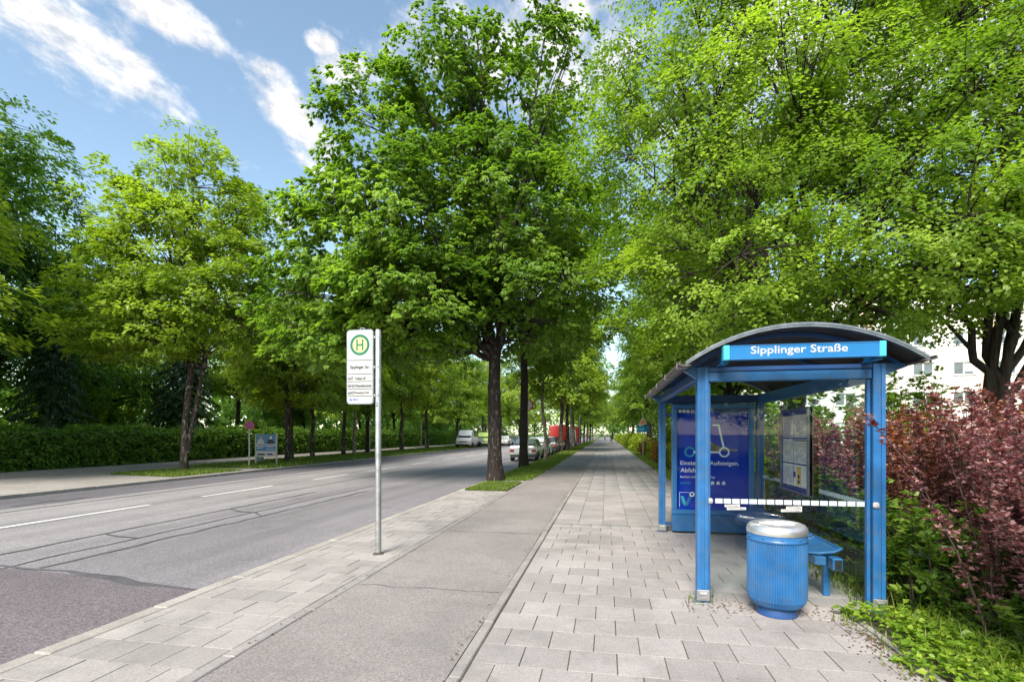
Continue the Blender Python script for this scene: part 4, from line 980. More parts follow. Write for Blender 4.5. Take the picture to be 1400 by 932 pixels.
# loose shrubs: stems with leaves
def gen_shrub(seed, base, ht, nst, lps, leaf, mat, lean=(0, 0), spread=0.5, cl=0.06, bark=None, start=0.12, tonez=0.0, up=0.35, whorl=True):
    rs = np.random.RandomState(seed); g = Geo(); P = []; D = []; T = []; Z = []
    for i in range(nst):
        b = np.array([rs.uniform(base[0], base[1]), rs.uniform(base[2], base[3]), -0.03]); h = rs.uniform(*ht)
        an = rs.uniform(0, 2 * np.pi); sp = spread * rs.rand() * h
        e = b + np.array([math.cos(an) * sp + lean[0] * h, math.sin(an) * sp + lean[1] * h, h]); m = b * 0.55 + e * 0.45; m[2] = h * 0.62; m[:2] = b[:2] * 0.7 + e[:2] * 0.3
        p = bez(b, m, e, 9); V, F = tube_geo(p, np.linspace(0.009, 0.003, 9), 4); g.add(V, F)
        # leaf tufts along the stem and on short side shoots
        nt_ = max(6, lps // 7); t = start + (1 - start) * np.sort(rs.rand(nt_)) ** 0.8
        q = np.stack([np.interp(t, np.linspace(0, 1, 9), p[:, k]) for k in range(3)], 1)
        so = unit(rs.normal(0, 1, (nt_, 3)) * np.array([1, 1, 0.5])) * (rs.uniform(0.0, cl * 2.6, nt_) * (1.15 - t))[:, None]
        q = q + so
        k = max(1, lps // nt_); qi = np.repeat(np.arange(nt_), k); n = len(qi)
        a2 = rs.uniform(0, 2 * np.pi, n); o = np.stack([np.cos(a2), np.sin(a2), rs.uniform(-0.3, 0.7, n)], 1)
        P.append(q[qi] + o * rs.uniform(0.0, 0.35, n)[:, None] * cl); D.append(o + so[qi] * 4 + np.array([0, 0, up])); T.append(rs.normal(0, 0.10) + rs.normal(0, 0.2, nt_)[qi] * 0.8 + rs.normal(0, 0.13, n)); Z.append(t[qi])
    P = np.concatenate(P); D = np.concatenate(D); T = np.concatenate(T); Z = np.concatenate(Z); n = len(P)
    P[:, 2] = np.maximum(P[:, 2], 0.01)
    V, F = leaves_geo(P, D, np.tile([0, 0, 1.0], (n, 1)) + rs.normal(0, 0.4, (n, 3)), leaf[0] * rs.uniform(0.6, 1.2, n), leaf[1] * rs.uniform(0.7, 1.15, n))
    tone = np.clip(0.45 + T + tonez * (Z - 0.5), 0, 1)
    lm = np_mesh('foliage', V, [F], mat, np.repeat(tone, 4)); Vb, Fb = g.out()
    return lm, np_mesh('stems', Vb, [Fb], bark or M['twig'])
def shrub(name, label, cat, loc, meshes, group=None, rz=0, sc=1.0):
    t = thing(name, label, cat, loc, rz, group); t.scale = (sc,) * 3
    link('foliage', meshes[0], t); link('stems', meshes[1], t); return t
RB = 'red barberry bushes on the right'
shrub('barberry_bush', 'pink-red barberry bush at the right edge of the picture', 'bush', (3.22, 3.75, 0), gen_shrub(41, (-0.45, 0.7, -1.1, 0.95), (1.0, 1.9), 180, 400, (0.038, 0.028), M['leaf_red'], lean=(-0.10, 0), spread=0.40, start=0.03), RB)
shrub('barberry_bush', 'dark red barberry bush with upright shoots right of the shelter post', 'bush', (3.75, 5.6, 0), gen_shrub(42, (-0.3, 0.85, -0.95, 0.95), (1.25, 2.15), 130, 340, (0.041, 0.030), M['leaf_red'], lean=(-0.04, 0), spread=0.3), RB)
shrub('barberry_bush', 'orange-tipped tall barberry bush behind the shelter post', 'bush', (4.4, 7.9, 0), gen_shrub(43, (-0.7, 0.9, -1.3, 1.3), (1.25, 2.1), 130, 220, (0.058, 0.041), M['leaf_orange'], lean=(-0.05, 0), spread=0.3), RB)
shrub('barberry_bush', 'orange-red barberry bush top beyond the pink one at right', 'bush', (5.6, 7.2, 0), gen_shrub(44, (-0.7, 0.9, -1.1, 1.1), (1.5, 2.4), 110, 220, (0.058, 0.041), M['leaf_orange'], spread=0.3), RB)
shrub('barberry_bush', 'purple barberry bush seen through the shelter glass', 'bush', (3.55, 9.2, 0), gen_shrub(45, (-0.5, 0.6, -1.0, 1.0), (1.3, 2.0), 90, 200, (0.055, 0.038), M['leaf_red'], spread=0.3), RB)
# green plants at the foot of the bushes
shrub('tall_shrub', 'light green shrub rising right of the shelter post before the white building', 'shrub', (5.6, 11.4, 0), gen_shrub(59, (-0.7, 0.7, -0.8, 0.8), (1.6, 2.9), 80, 120, (0.085, 0.065), M['leaf_linden'], spread=0.35, cl=0.1), 'tall shrubs behind the low hedge')
UG = 'green undergrowth below the red bushes'
u1 = gen_shrub(51, (-0.3, 0.3, -0.7, 0.7), (0.45, 1.05), 60, 80, (0.075, 0.055), M['leaf_under'], lean=(-0.1, 0), spread=0.5, cl=0.08)
shrub('green_shrub', 'leafy green shrub low beside the right shelter post', 'shrub', (2.95, 5.6, 0), u1, UG)
shrub('green_shrub', 'leafy green shrub behind the bench, seen through the glass', 'shrub', (2.85, 7.2, 0), gen_shrub(52, (-0.25, 0.3, -1.3, 1.2), (0.5, 1.15), 80, 80, (0.08, 0.06), M['leaf_under'], spread=0.4, cl=0.08), UG)
shrub('green_shrub', 'small weedy shrub at the foot of the pink-red bush', 'shrub', (2.95, 4.35, 0), gen_shrub(53, (-0.15, 0.3, -0.5, 0.5), (0.2, 0.55), 40, 60, (0.065, 0.045), M['leaf_under'], spread=0.6, cl=0.07), UG)
# low yellow-green and rusty shrubs along the footway
MG = 'low shrubs along the right edge of the footway'
yg = gen_shrub(54, (-0.35, 0.35, -1.4, 1.4), (0.6, 1.15), 90, 110, (0.10, 0.07), M['leaf_yellowgreen'], spread=0.35, cl=0.1)
rust = gen_shrub(55, (-0.35, 0.35, -1.1, 1.1), (0.7, 1.3), 80, 110, (0.10, 0.07), M['leaf_rust'], spread=0.35, cl=0.1)
grn = gen_shrub(56, (-0.5, 0.5, -1.3, 1.3), (1.3, 2.6), 90, 120, (0.11, 0.08), M['leaf_linden'], spread=0.35, cl=0.12)
ygl = ['nearest yellow-green shrub beside the blue shelter wall', 'yellow-green shrub behind the nearest rusty one', 'yellow-green shrub midway along the footway edge', 'far yellow-green shrub before the info sign', 'farthest yellow-green shrub by the footway']
for i, y in enumerate((11.2, 17.0, 24.0, 33.0, 46.0)): shrub('low_shrub', ygl[i], 'shrub', (2.95, y, 0), yg, MG, i * 3.14)
rl = ['nearest rust-red shrub beyond the shelter', 'second rust-red shrub beyond the shelter', 'rust-red shrub below the info sign', 'orange shrub farthest along the footway']
for i, y in enumerate((14.2, 20.5, 28.5, 40.0)): shrub('low_shrub', rl[i], 'shrub', (2.95, y, 0), rust, MG, i * 3.14)
hedge('low_hedge', 'long low hedge along the right edge of the far footway', 'hedge', 2.6, 3.6, 48.0, 160.0, 1.2, 16000, (0.3, 0.22), M['leaf_yellowgreen'], 58, None, waves=0.15, top=0.6)
gl = ['tall green shrub behind the shelter', 'tall green shrub beyond the rusty hedge', 'tall green shrub midway along the footway', 'far tall green shrub on the right']
for i, y in enumerate((11.5, 16.5, 23.0, 31.0)): shrub('tall_shrub', gl[i], 'shrub', (3.9, y, 0), grn, 'tall shrubs behind the low hedge', i * 1.3)
bright = gen_shrub(57, (-1.5, 1.5, -1.5, 1.5), (1.6, 3.2), 150, 120, (0.16, 0.11), M['leaf_yellowgreen'], spread=0.4, cl=0.2)
shrub('park_shrub', 'sunlit yellow-green shrub between dark trunks behind the hedge', 'shrub', (-36.5, 29.5, 0), bright, 'shrubs in the park', 0, 1.4)
shrub('park_shrub', 'sunlit shrub at far left behind the hedge', 'shrub', (-31.0, 15.5, 0), bright, 'shrubs in the park', 1.0, 0.9)
shrub('park_shrub', 'sunlit shrub top over the hedge right of the stop sign', 'shrub', (-28.5, 50.0, 0), bright, 'shrubs in the park', 2.0, 0.8)
shrub('park_shrub', 'sunlit shrub behind the far hedge near the flatbed van', 'shrub', (-28.5, 62.0, 0), bright, 'shrubs in the park', 3.0, 0.8)

# --- grass
def grass(name, label, poly, n, h, mat, seed, z=0.0, w=0.012, kind='stuff', bend=0.4):
    rs = np.random.RandomState(seed); poly = np.array(poly); mn, mx = poly.min(0), poly.max(0)
    pts = rs.uniform(mn, mx, (n * 2, 2)); ins = np.zeros(len(pts), bool); j = len(poly) - 1
    for i in range(len(poly)):
        xi, yi = poly[i]; xj, yj = poly[j]
        c = ((yi > pts[:, 1]) != (yj > pts[:, 1])) & (pts[:, 0] < (xj - xi) * (pts[:, 1] - yi) / (yj - yi + 1e-9) + xi); ins ^= c; j = i
    pts = pts[ins][:n]; n = len(pts)
    keep = (np.sin(pts[:, 0] * 5 + 2 * np.sin(pts[:, 1] * 3.1)) + rs.normal(0, 0.8, n)) > -1.5; pts = pts[keep]; n = len(pts)
    pts = pts + rs.normal(0, 0.05, pts.shape)
    P = np.concatenate([pts, np.full((n, 1), z)], 1); hh = h * rs.uniform(0.5, 1.4, n)[:, None]
    a = rs.uniform(0, 2 * np.pi, n); o = np.stack([np.cos(a), np.sin(a), np.zeros(n)], 1); s = np.stack([-np.sin(a), np.cos(a), np.zeros(n)], 1) * w
    up = np.array([0, 0, 1.0]); b = rs.uniform(0.1, 1.0, n)[:, None] * bend
    V = np.stack([P - s, P + s, P + up * hh * 0.6 + o * hh * b * 0.4 + s * 0.7, P + up * hh * 0.6 + o * hh * b * 0.4 - s * 0.7, P + up * hh * (1 - 0.3 * b) + o * hh * b * 1.2], 1).reshape(-1, 3)
    i = np.arange(n)[:, None] * 5
    me = np_mesh(name, V, [i + np.array([[0, 1, 2, 3]]), i + np.array([[3, 2, 4]])], mat, np.repeat(np.clip(rs.normal(0.45, 0.25, n), 0, 1), 5))
    o_ = link(name, me); tag(o_, label, 'grass', None, kind); return o_
grass('grass', 'short grass round the foot of the large tree', rect(-3.98, -2.82, 14.0, 16.6) + [], 3600, 0.06, M['leaf_grass'], 61, w=0.012)
grass('grass', 'green grass of the near verge under the row of trees', rect(-3.98, -2.64, 17.25, 40), 26000, 0.08, M['leaf_grass'], 62, w=0.017)
grass('grass', 'far part of the near verge grass', rect(-3.98, -2.64, 40, 110), 22000, 0.10, M['leaf_grass'], 63, w=0.03)
grass('grass', 'grass patch at the foot of the two-stemmed tree', [(-19.6, 16.9), (-16.0, 16.3), (-15.9, 19.8), (-19.2, 20.4)], 9000, 0.09, M['leaf_grass'], 64, w=0.018)
grass('grass', 'long grass strip of the far verge', [(-20.6, 21.6), (-15.75, 21.2), (-15.75, 70), (-20.6, 70)], 40000, 0.11, M['leaf_grass'], 65, w=0.03)
grass('grass', 'grass margin between footway and low shrubs', rect(2.2, 2.75, 9.1, 60), 16000, 0.12, M['leaf_grass'], 66, w=0.016, z=-0.02)
grass('tall_grass', 'dry arching grass between shelter post and red bush', [(2.50, 4.9), (3.2, 4.9), (3.2, 6.2), (2.60, 6.2)], 420, 0.30, M['leaf_grass'], 67, w=0.004, z=-0.02, bend=1.1)
grass('tall_grass', 'long grass blades in the ground cover at the lower right', [(2.25, 3.2), (3.1, 3.2), (3.1, 4.7), (2.4, 4.7)], 900, 0.24, M['leaf_grass'], 68, w=0.0045, z=-0.02, bend=1.1)
grass('weeds', 'small weeds sprouting at the feet of the front shelter posts', rect(0.80, 1.03, 5.0, 5.25), 60, 0.05, M['leaf_grass'], 81, w=0.005, bend=0.9)
grass('weeds', 'weeds in the joint along the planting bed edge', rect(1.98, 2.14, 2.6, 4.9), 260, 0.06, M['leaf_grass'], 82, w=0.005, bend=0.9)
grass('weeds', 'weeds behind the bench along the foot of the glass wall', rect(2.33, 2.55, 5.2, 8.6), 500, 0.09, M['leaf_grass'], 83, w=0.006, bend=0.9)
# --- ground cover (small light leaves) at the lower right
def ground_cover():
    rs = np.random.RandomState(71); n = 5200
    P = np.stack([2.10 + rs.rand(n) ** 0.9 * 1.15, rs.uniform(2.6, 4.98, n), np.zeros(n)], 1)
    P[:, 0] += 0.10 * np.sin(P[:, 1] * 6) * (P[:, 0] < 2.4); P[:, 2] = 0.02 + rs.rand(n) * 0.11 * np.clip((P[:, 0] - 1.95) * 5, 0.15, 1) + 0.03 * np.sin(P[:, 0] * 9) * np.sin(P[:, 1] * 7)
    D = rs.normal(0, 1, (n, 3)) * np.array([1, 1, 0.25]); Nn = np.tile([0, 0, 1.0], (n, 1)) + rs.normal(0, 0.35, (n, 3))
    V, F = leaves_geo(P, D, Nn, rs.uniform(0.03, 0.075, n), rs.uniform(0.025, 0.06, n), fold=0.2)
    o = link('ground_cover', np_mesh('ground_cover', V, [F], M['leaf_ground'], np.repeat(np.clip(rs.normal(0.5, 0.25, n), 0, 1), 4)))
    tag(o, 'light green creeping ground cover at the lower right beside the slabs', 'ground cover', None, 'stuff')
M['leaf_ground'] = leaf_mat('leaf_ground', (0.08, 0.17, 0.015), (0.19, 0.32, 0.03), (0.36, 0.46, 0.06))
ground_cover()
# --- dry leaf litter along edges
def litter():
    rs = np.random.RandomState(72); n = 1500
    x = np.concatenate([2.08 - np.abs(rs.normal(0, 0.10, 500)), rs.uniform(0.7, 2.5, 250), -2.66 + rs.normal(0, 0.03, 150), -1.06 + rs.normal(0, 0.02, 150), 1.95 - np.abs(rs.normal(0, 0.25, 450))])
    y = np.concatenate([rs.uniform(3.0, 4.9, 500), 4.95 + rs.normal(0, 0.12, 250), rs.uniform(3, 16, 150), rs.uniform(3, 16, 150), rs.uniform(9.5, 17, 450)])
    P = np.stack([x, y, np.full(n, 0.008)], 1); D = rs.normal(0, 1, (n, 3)) * np.array([1, 1, 0.1]); Nn = np.tile([0, 0, 1.0], (n, 1)) + rs.normal(0, 0.2, (n, 3))
    V, F = leaves_geo(P, D, Nn, rs.uniform(0.012, 0.035, n), rs.uniform(0.006, 0.018, n))
    o = link('leaf_litter', np_mesh('leaf_litter', V, [F], M['leaf_litter'], np.repeat(rs.rand(n), 4))); tag(o, 'dry brown leaf litter scattered along the paving edges', 'leaf litter', None, 'stuff')
M['leaf_litter'] = leaf_mat('leaf_litter', (0.05, 0.03, 0.02), (0.12, 0.07, 0.04), (0.25, 0.15, 0.08), trans=0.1, tcol=(1, 1, 1))
litter()
# --- maple seedlings with big lobed leaves next to the post
def lobed_leaf():
    pts = []; prof = [(0.0, 0.25), (0.18, 0.55), (0.32, 0.36), (0.5, 0.8), (0.62, 0.42), (0.78, 0.7), (0.88, 0.45), (1.0, 1.0)]
    right = [(math.sin(math.pi * (1 - t)) * r, -math.cos(math.pi * (1 - t)) * r * -1) for t, r in prof]
    P2 = [(0, -0.15)] + [(abs(r * math.sin(math.pi * (1 - t))), -r * math.cos(math.pi * t) * 1.0) for t, r in prof]
    P2 += [(-x, y) for x, y in P2[-2:0:-1]]
    mb = MB(); vs = [(x * 0.5, y * 0.5 + 0.1, -0.10 * (x * x + y * y) + 0.05 * abs(x)) for x, y in P2] + [(0, 0.1, 0.03)]; n = len(P2)
    mb.add(vs, [(i, (i + 1) % n, n) for i in range(n)]); me = mb.mesh('leaf', M['leaf_seedling']); return me
M['leaf_seedling'] = None
def seedling_mat():
    m, nt, b = mat_new('leaf_seedling'); N = nt.nodes; L = nt.links; oi = N.new('ShaderNodeObjectInfo'); r = ramp(N, [(0, (0.08, 0.19, 0.02)), (1, (0.24, 0.38, 0.04))]); L.new(oi.outputs['Random'], r.inputs[0]); L.new(r.outputs[0], b.inputs['Base Color']); b.inputs['Roughness'].default_value = 0.4
    t = N.new('ShaderNodeBsdfTranslucent'); L.new(r.outputs[0], t.inputs[0]); ms = N.new('ShaderNodeMixShader'); ms.inputs[0].default_value = 0.4; L.new(b.outputs[0], ms.inputs[1]); L.new(t.outputs[0], ms.inputs[2]); L.new(ms.outputs[0], N['Material Output'].inputs['Surface']); return m
M['leaf_seedling'] = seedling_mat()
LL = lobed_leaf()
def seedling(loc, h, n, label, seed):
    rs = random.Random(seed); t = thing('maple_seedling', label, 'plant', loc, 0, 'maple seedlings below the red bushes'); mb = MB()
    for k in range(4):
        a = rs.uniform(0, 6.28); e = (math.cos(a) * 0.22 * h - 0.15 * h, math.sin(a) * 0.25 * h, h * rs.uniform(0.75, 1)); mb.tube([(0, 0, -0.03), (e[0] * 0.3, e[1] * 0.3, e[2] * 0.6), e], [0.006, 0.004, 0.002], 5)
    part('stem', mb, M['twig'], t)
    for k in range(n):
        o = link('leaf', LL, t, (rs.uniform(-0.40, 0.12) * h, rs.uniform(-0.4, 0.35) * h, h * rs.uniform(0.25, 1.05))); s = rs.uniform(0.09, 0.16); o.scale = (s, s, s)
        o.rotation_euler = (rs.uniform(-0.5, 0.9), rs.uniform(-0.5, 0.3), rs.uniform(0, 6.28))
seedling((2.95, 5.35, 0), 0.95, 42, 'maple seedling with bright lobed leaves right of the shelter post', 1)
seedling((2.85, 6.0, 0), 1.15, 30, 'taller maple seedling with its top leaves beside the post', 2)

# ================================================================== BUS SHELTER
SO = (1.63, 6.85, 0.0)
shelter = thing('bus_shelter', 'blue bus shelter with arched roof, glass walls and lettered sign', 'bus shelter', SO)
def sp(name, mb, mat, parent=None, smooth=False, label=None): return part(name, mb, mat, parent or shelter, SO, smooth, label)
def post_profile(cx, cy, w, d):
    g, q = 0.012, 0.016                       # groove depth / half width
    a, b = w / 2, d / 2
    return [(cx + x, cy + y) for x, y in [(-a, -b), (-q, -b), (-q, -b + g), (q, -b + g), (q, -b), (a, -b), (a, -q), (a - g, -q), (a - g, q), (a, q), (a, b), (q, b), (q, b - g), (-q, b - g), (-q, b), (-a, b), (-a, q), (-a + g, q), (-a + g, -q), (-a, -q)]]
XL, XR, YF, YB = 0.90, 2.40, 5.09, 8.62
posts = {}
for (x, y, nm) in ((XL, YF, 'fl'), (XR, YF, 'fr'), (XL, YB, 'bl'), (XR, YB, 'br')):
    mb = MB(); mb.prism(post_profile(x, y, 0.10, 0.11), 0.0, 2.235); p = sp('post', mb, M['blue']); posts[nm] = p
    mb = MB(); mb.box(x - 0.058, x + 0.058, y - 0.075, y - 0.057, 0.03, 0.13, 0.004); mb.box(x - 0.04, x + 0.04, y - 0.082, y - 0.0755, 0.045, 0.115, 0.003)
    mb.tube([(x - 0.03, y - 0.09, 0.10), (x + 0.03, y - 0.09, 0.10)], 0.006, 8); mb.box(x - 0.08, x + 0.08, y - 0.095, y + 0.08, 0.001, 0.012, 0.003)
    sp('base_clamp', mb, M['steel'], p)
# slim second mullion beside the front right post
mb = MB(); mb.box(XR - 0.085, XR - 0.056, YF - 0.02, YF + 0.03, 0.06, 2.1, 0.004); sp('mullion', mb, M['blue'])
mb = MB(); mb.box(XL + 0.056, XL + 0.075, YF - 0.015, YF + 0.02, 0.06, 2.1, 0.004); sp('mullion', mb, M['blue'])
# beams
def beam(x0, x1, y0, y1, z0, z1, mat='blue'):
    mb = MB(); mb.box(x0, x1, y0, y1, z0, z1, 0.006); return sp('beam', mb, M[mat])
beam(XL + 0.052, XR - 0.052, YF - 0.04, YF + 0.04, 2.10, 2.19)
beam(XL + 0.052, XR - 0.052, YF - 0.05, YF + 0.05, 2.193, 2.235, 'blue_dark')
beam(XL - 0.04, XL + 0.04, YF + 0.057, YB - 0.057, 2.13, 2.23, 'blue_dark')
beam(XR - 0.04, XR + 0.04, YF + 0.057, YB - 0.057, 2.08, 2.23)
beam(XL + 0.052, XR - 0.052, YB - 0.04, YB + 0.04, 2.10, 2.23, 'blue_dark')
# arched roof
RX0, RX1, RY0, RY1, RZE, RZA = 0.705, 2.665, 4.80, 8.90, 2.245, 2.565
def arch(n=28, dz=0.0, inset=0.0):
    cx = (RX0 + RX1) / 2; hw = (RX1 - RX0) / 2 - inset; sag = RZA - RZE; Rr = (hw * hw + sag * sag) / (2 * sag); cz = RZA - Rr
    a0 = math.asin(hw / Rr)
    return [(cx + Rr * math.sin(-a0 + 2 * a0 * i / n), cz + Rr * math.cos(-a0 + 2 * a0 * i / n) + dz) for i in range(n + 1)]
def arch_solid(mb, y0, y1, dz0, dz1, inset=0.0):
    a = arch(28, dz0, inset); b = arch(28, dz1, inset); mb.prism(b + a[::-1], y0, y1, axis='y')
mb = MB(); a = arch(28, 0.0); b = arch(28, -0.008); n = len(a)
arch_solid(mb, RY0 + 0.045, RY1 - 0.045, -0.008, 0.0); sp('roof_sheet', mb, M['roof_top'], smooth=True)
roof = [o for o in shelter.children if o.name.startswith('roof_sheet')][0]
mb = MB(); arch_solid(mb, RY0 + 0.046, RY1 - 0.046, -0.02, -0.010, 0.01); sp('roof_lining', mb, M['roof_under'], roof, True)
mb = MB(); arch_solid(mb, RY0, RY0 + 0.042, -0.024, 0.010); sp('roof_rim', mb, M['alu'], roof, True)
mb = MB(); arch_solid(mb, RY0 - 0.006, RY0 - 0.001, -0.006, 0.014); sp('roof_rim', mb, M['alu'], roof, True)
mb = MB(); arch_solid(mb, RY1 - 0.042, RY1, -0.035, 0.012); sp('roof_rim', mb, M['alu'], roof, True)
for (x, sgn) in ((RX0, -1), (RX1, 1)):
    g = MB(); pr = [(x + sgn * 0.05, RZE + 0.018), (x + sgn * 0.058, RZE - 0.012), (x, RZE - 0.03), (x - sgn * 0.05, RZE - 0.022), (x - sgn * 0.045, RZE - 0.014), (x, RZE - 0.018), (x + sgn * 0.045, RZE - 0.006), (x + sgn * 0.04, RZE + 0.018)]
    g.prism(pr, RY0 - 0.01, RY1 + 0.01, axis='y'); go = sp('gutter', g, M['gutter'])
    for k in range(5):
        yk = RY0 + 0.1 + k * (RY1 - RY0 - 0.2) / 4; c = MB(); c.box(min(x + sgn * 0.061, x - sgn * 0.03), max(x + sgn * 0.061, x - sgn * 0.03), yk - 0.015, yk + 0.015, RZE - 0.035, RZE - 0.0305, 0.001); c.box(min(x + sgn * 0.0585, x + sgn * 0.063), max(x + sgn * 0.0585, x + sgn * 0.063), yk - 0.015, yk + 0.015, RZE - 0.035, RZE + 0.02, 0.001)
        sp('gutter_clip', c, M['steel'], go)
# arched ribs and struts that carry the roof
for y in (YF, 6.27, 7.45, YB):
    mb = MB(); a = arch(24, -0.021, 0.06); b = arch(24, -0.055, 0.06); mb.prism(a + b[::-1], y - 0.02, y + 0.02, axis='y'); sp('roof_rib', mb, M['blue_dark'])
for y in (YF, YB):
    for (x, xe) in ((XL, RX0 + 0.03), (XR, RX1 - 0.03)):
        mb = MB(); s_ = 1 if xe < x else -1; mb.prism([(x - s_ * 0.05, 2.13), (x - s_ * 0.05, 2.235), (xe, 2.235), (xe, 2.205)], y - 0.025, y + 0.025, axis='y'); sp('bracket', mb, M['blue'])
# name sign box under the front edge
SX0, SX1, SY, SZ0, SZ1 = 1.02, 2.31, 4.735, 2.256, 2.383
mb = MB(); mb.box(SX0 + 0.055, SX1 - 0.055, SY, SY + 0.075, SZ0, SZ1, 0.004); sign = sp('name_sign', mb, M['sign_blue'])
for (a, b) in ((SX0, SX0 + 0.054), (SX1 - 0.054, SX1)):
    mb = MB(); mb.box(a, b, SY - 0.004, SY + 0.08, SZ0 - 0.003, SZ1 + 0.003, 0.006); sp('end_cap', mb, M['cyan'], sign)
mb = MB(); mb.box(SX0 + 0.055, SX1 - 0.055, SY - 0.004, SY - 0.0005, SZ1 - 0.008, SZ1 - 0.0005); mb.box(SX0 + 0.055, SX1 - 0.055, SY - 0.004, SY - 0.0005, SZ0 + 0.0005, SZ0 + 0.008); sp('edge_trim', mb, M['blue_light'], sign)
text('lettering', 'Sipplinger Straße', M['white'], sign, (SX0 + SX1) / 2 - 0.035, SY - 0.002, SZ0 + 0.027, width=0.77, height=0.088, bold=0.010, off=SO, align='c')
for x in (SX0 + 0.03, SX1 - 0.03):
    mb = MB(); mb.prism([(SY + 0.08, SZ0 + 0.005), (SY + 0.08, SZ1 - 0.02), (YF - 0.056, 2.33), (YF - 0.056, 2.235)], x - 0.012, x + 0.012, axis='x'); mb.box(x - 0.03, x + 0.03, SY + 0.06, YF - 0.05, 2.236, 2.246); sp('sign_arm', mb, M['sign_blue'], sign)
# glass
def pane(x0, x1, y0, y1, z0, z1, name='glass_pane', mat='glass'):
    mb = MB(); mb.box(x0, x1, y0, y1, z0, z1); return sp(name, mb, M[mat])
fp = pane(XL + 0.078, XR - 0.09, YF - 0.003, YF + 0.003, 0.14, 2.098)
rps = [pane(XR - 0.003, XR + 0.003, a, b, 0.16, 2.078) for a, b in ((5.15, 6.42), (6.45, 7.46), (7.49, 8.56))]
# frosted bars across the panes
mb = MB(); x = XL + 0.12
while x < XR - 0.15: mb.box(x, x + 0.066, YF - 0.006, YF - 0.0035, 0.945, 0.99); x += 0.076
sp('frosted_band', mb, M['stripe'], fp)
for po, (a, b) in zip(rps, ((5.2, 6.35), (6.5, 7.4), (7.55, 8.5))):
    mb = MB(); y = a
    while y < b - 0.06: mb.box(XR - 0.006, XR - 0.0035, y, y + 0.05, 0.93, 0.975); y += 0.06
    sp('frosted_band', mb, M['stripe'], po)
# two paper stickers below the band
for (x, z, w) in ((1.105, 0.91, 0.135), (1.125, 0.883, 0.17), (1.645, 0.905, 0.135), (1.60, 0.878, 0.18)):
    mb = MB(); mb.add([(x, YF - 0.0042, z), (x + w, YF - 0.0042, z + 0.006), (x + w, YF - 0.0042, z + 0.03), (x, YF - 0.0042, z + 0.024)], [(0, 1, 2, 3)]); st = sp('sticker', mb, M['white'], fp)
    text('lettering', 'WILDPLAKATIEREN', M['black'], st, x + 0.012, YF - 0.0052, z + 0.009, width=w - 0.024, height=0.011, off=SO, bold=0.02)
# clamps
for (x, y) in ((XL + 0.075, YF - 0.02), (XR - 0.03, YF - 0.065)):
    mb = MB(); mb.box(x - 0.03, x + 0.02, y - 0.012, y + 0.004, 0.945, 0.995, 0.01); mb.lathe([(0.0, -0.016), (0.009, -0.016), (0.009, -0.012)], (x + 0.003, y, 0.97), 10, 'y'); sp('glass_clamp', mb, M['signwhite'])
for yk in (6.435, 7.475):
    for z in (0.3, 1.95):
        mb = MB(); mb.box(XR - 0.02, XR + 0.02, yk - 0.03, yk + 0.03, z, z + 0.05, 0.004); sp('glass_clamp', mb, M['steel'])
# --- poster case between the rear posts
CX0, CX1 = 1.055, 2.30
mb = MB(); mb.box(CX0, CX1, YB - 0.075, YB + 0.075, 0.03, 0.305, 0.008); pc = sp('poster_case', mb, M['blue'])
fr = MB(); f = 0.075
for (a, b, c, d) in ((CX0, CX1, 0.31, 0.31 + f), (CX0, CX1, 2.02, 2.09), (CX0, CX0 + f, 0.386, 2.019), (CX1 - f, CX1, 0.386, 2.019)): fr.box(a, b, YB - 0.085, YB + 0.08, c, d, 0.006)
sp('frame', fr, M['blue_light'], pc)
mb = MB(); mb.box(CX0 + f, CX1 - f, YB - 0.03, YB + 0.03, 0.386, 2.019); poster = sp('poster', mb, M['poster_blue'], pc)
mb = MB(); mb.box(CX0 + f + 0.001, CX1 - f - 0.001, YB - 0.072, YB - 0.068, 0.387, 2.018); sp('case_glass', mb, M['glass_case'], pc)
PX, PW, PY = CX0 + f, CX1 - CX0 - 2 * f, YB - 0.0315
def pm(name, mb, mat): return sp(name, mb, mat, poster)
def flat(mb, pts, y=None): mb.add([(px_, y or PY, pz) for px_, pz in pts], [tuple(range(len(pts)))]); return mb
def ring(mb, cx, cz, r0, r1, y, n=28):
    for i in range(n):
        a, b = 2 * math.pi * i / n, 2 * math.pi * (i + 1) / n
        mb.add([(cx + r0 * math.cos(a), y, cz + r0 * math.sin(a)), (cx + r1 * math.cos(a), y, cz + r1 * math.sin(a)), (cx + r1 * math.cos(b), y, cz + r1 * math.sin(b)), (cx + r0 * math.cos(b), y, cz + r0 * math.sin(b))], [(0, 1, 2, 3)])
    return mb
# printed picture: a scooter outline whose deck carries a brown boot-like wedge
bx = PX + 0.20
wedge = [(bx + 0.13, 1.335), (bx + 0.13, 1.78)] + [(bx + 0.17 + 0.55 * t ** 1.6, 1.78 - 0.42 * (1 - (1 - t) ** 2.0)) for t in [i / 10 for i in range(11)]] + [(bx + 0.74, 1.335)]
pm('printed_boot', flat(MB(), wedge, PY + 0.0004), M['poster_brown'])
sc_ = MB(); ring(sc_, bx + 0.53, 1.315, 0.058, 0.082, PY - 0.0004)
flat(sc_, [(bx + 0.06, 1.30), (bx + 0.45, 1.30), (bx + 0.45, 1.326), (bx + 0.06, 1.326)], PY - 0.0008)
flat(sc_, [(bx + 0.505, 1.395), (bx + 0.535, 1.395), (bx + 0.455, 1.76), (bx + 0.425, 1.76)], PY - 0.0008)
flat(sc_, [(bx + 0.35, 1.738), (bx + 0.44, 1.738), (bx + 0.44, 1.76), (bx + 0.35, 1.76)], PY - 0.0012); pm('printed_scooter', sc_, M['poster_white'])
rw = MB(); ring(rw, bx + 0.0, 1.315, 0.058, 0.082, PY - 0.0004); pm('printed_wheel', rw, M['poster_cyan'])
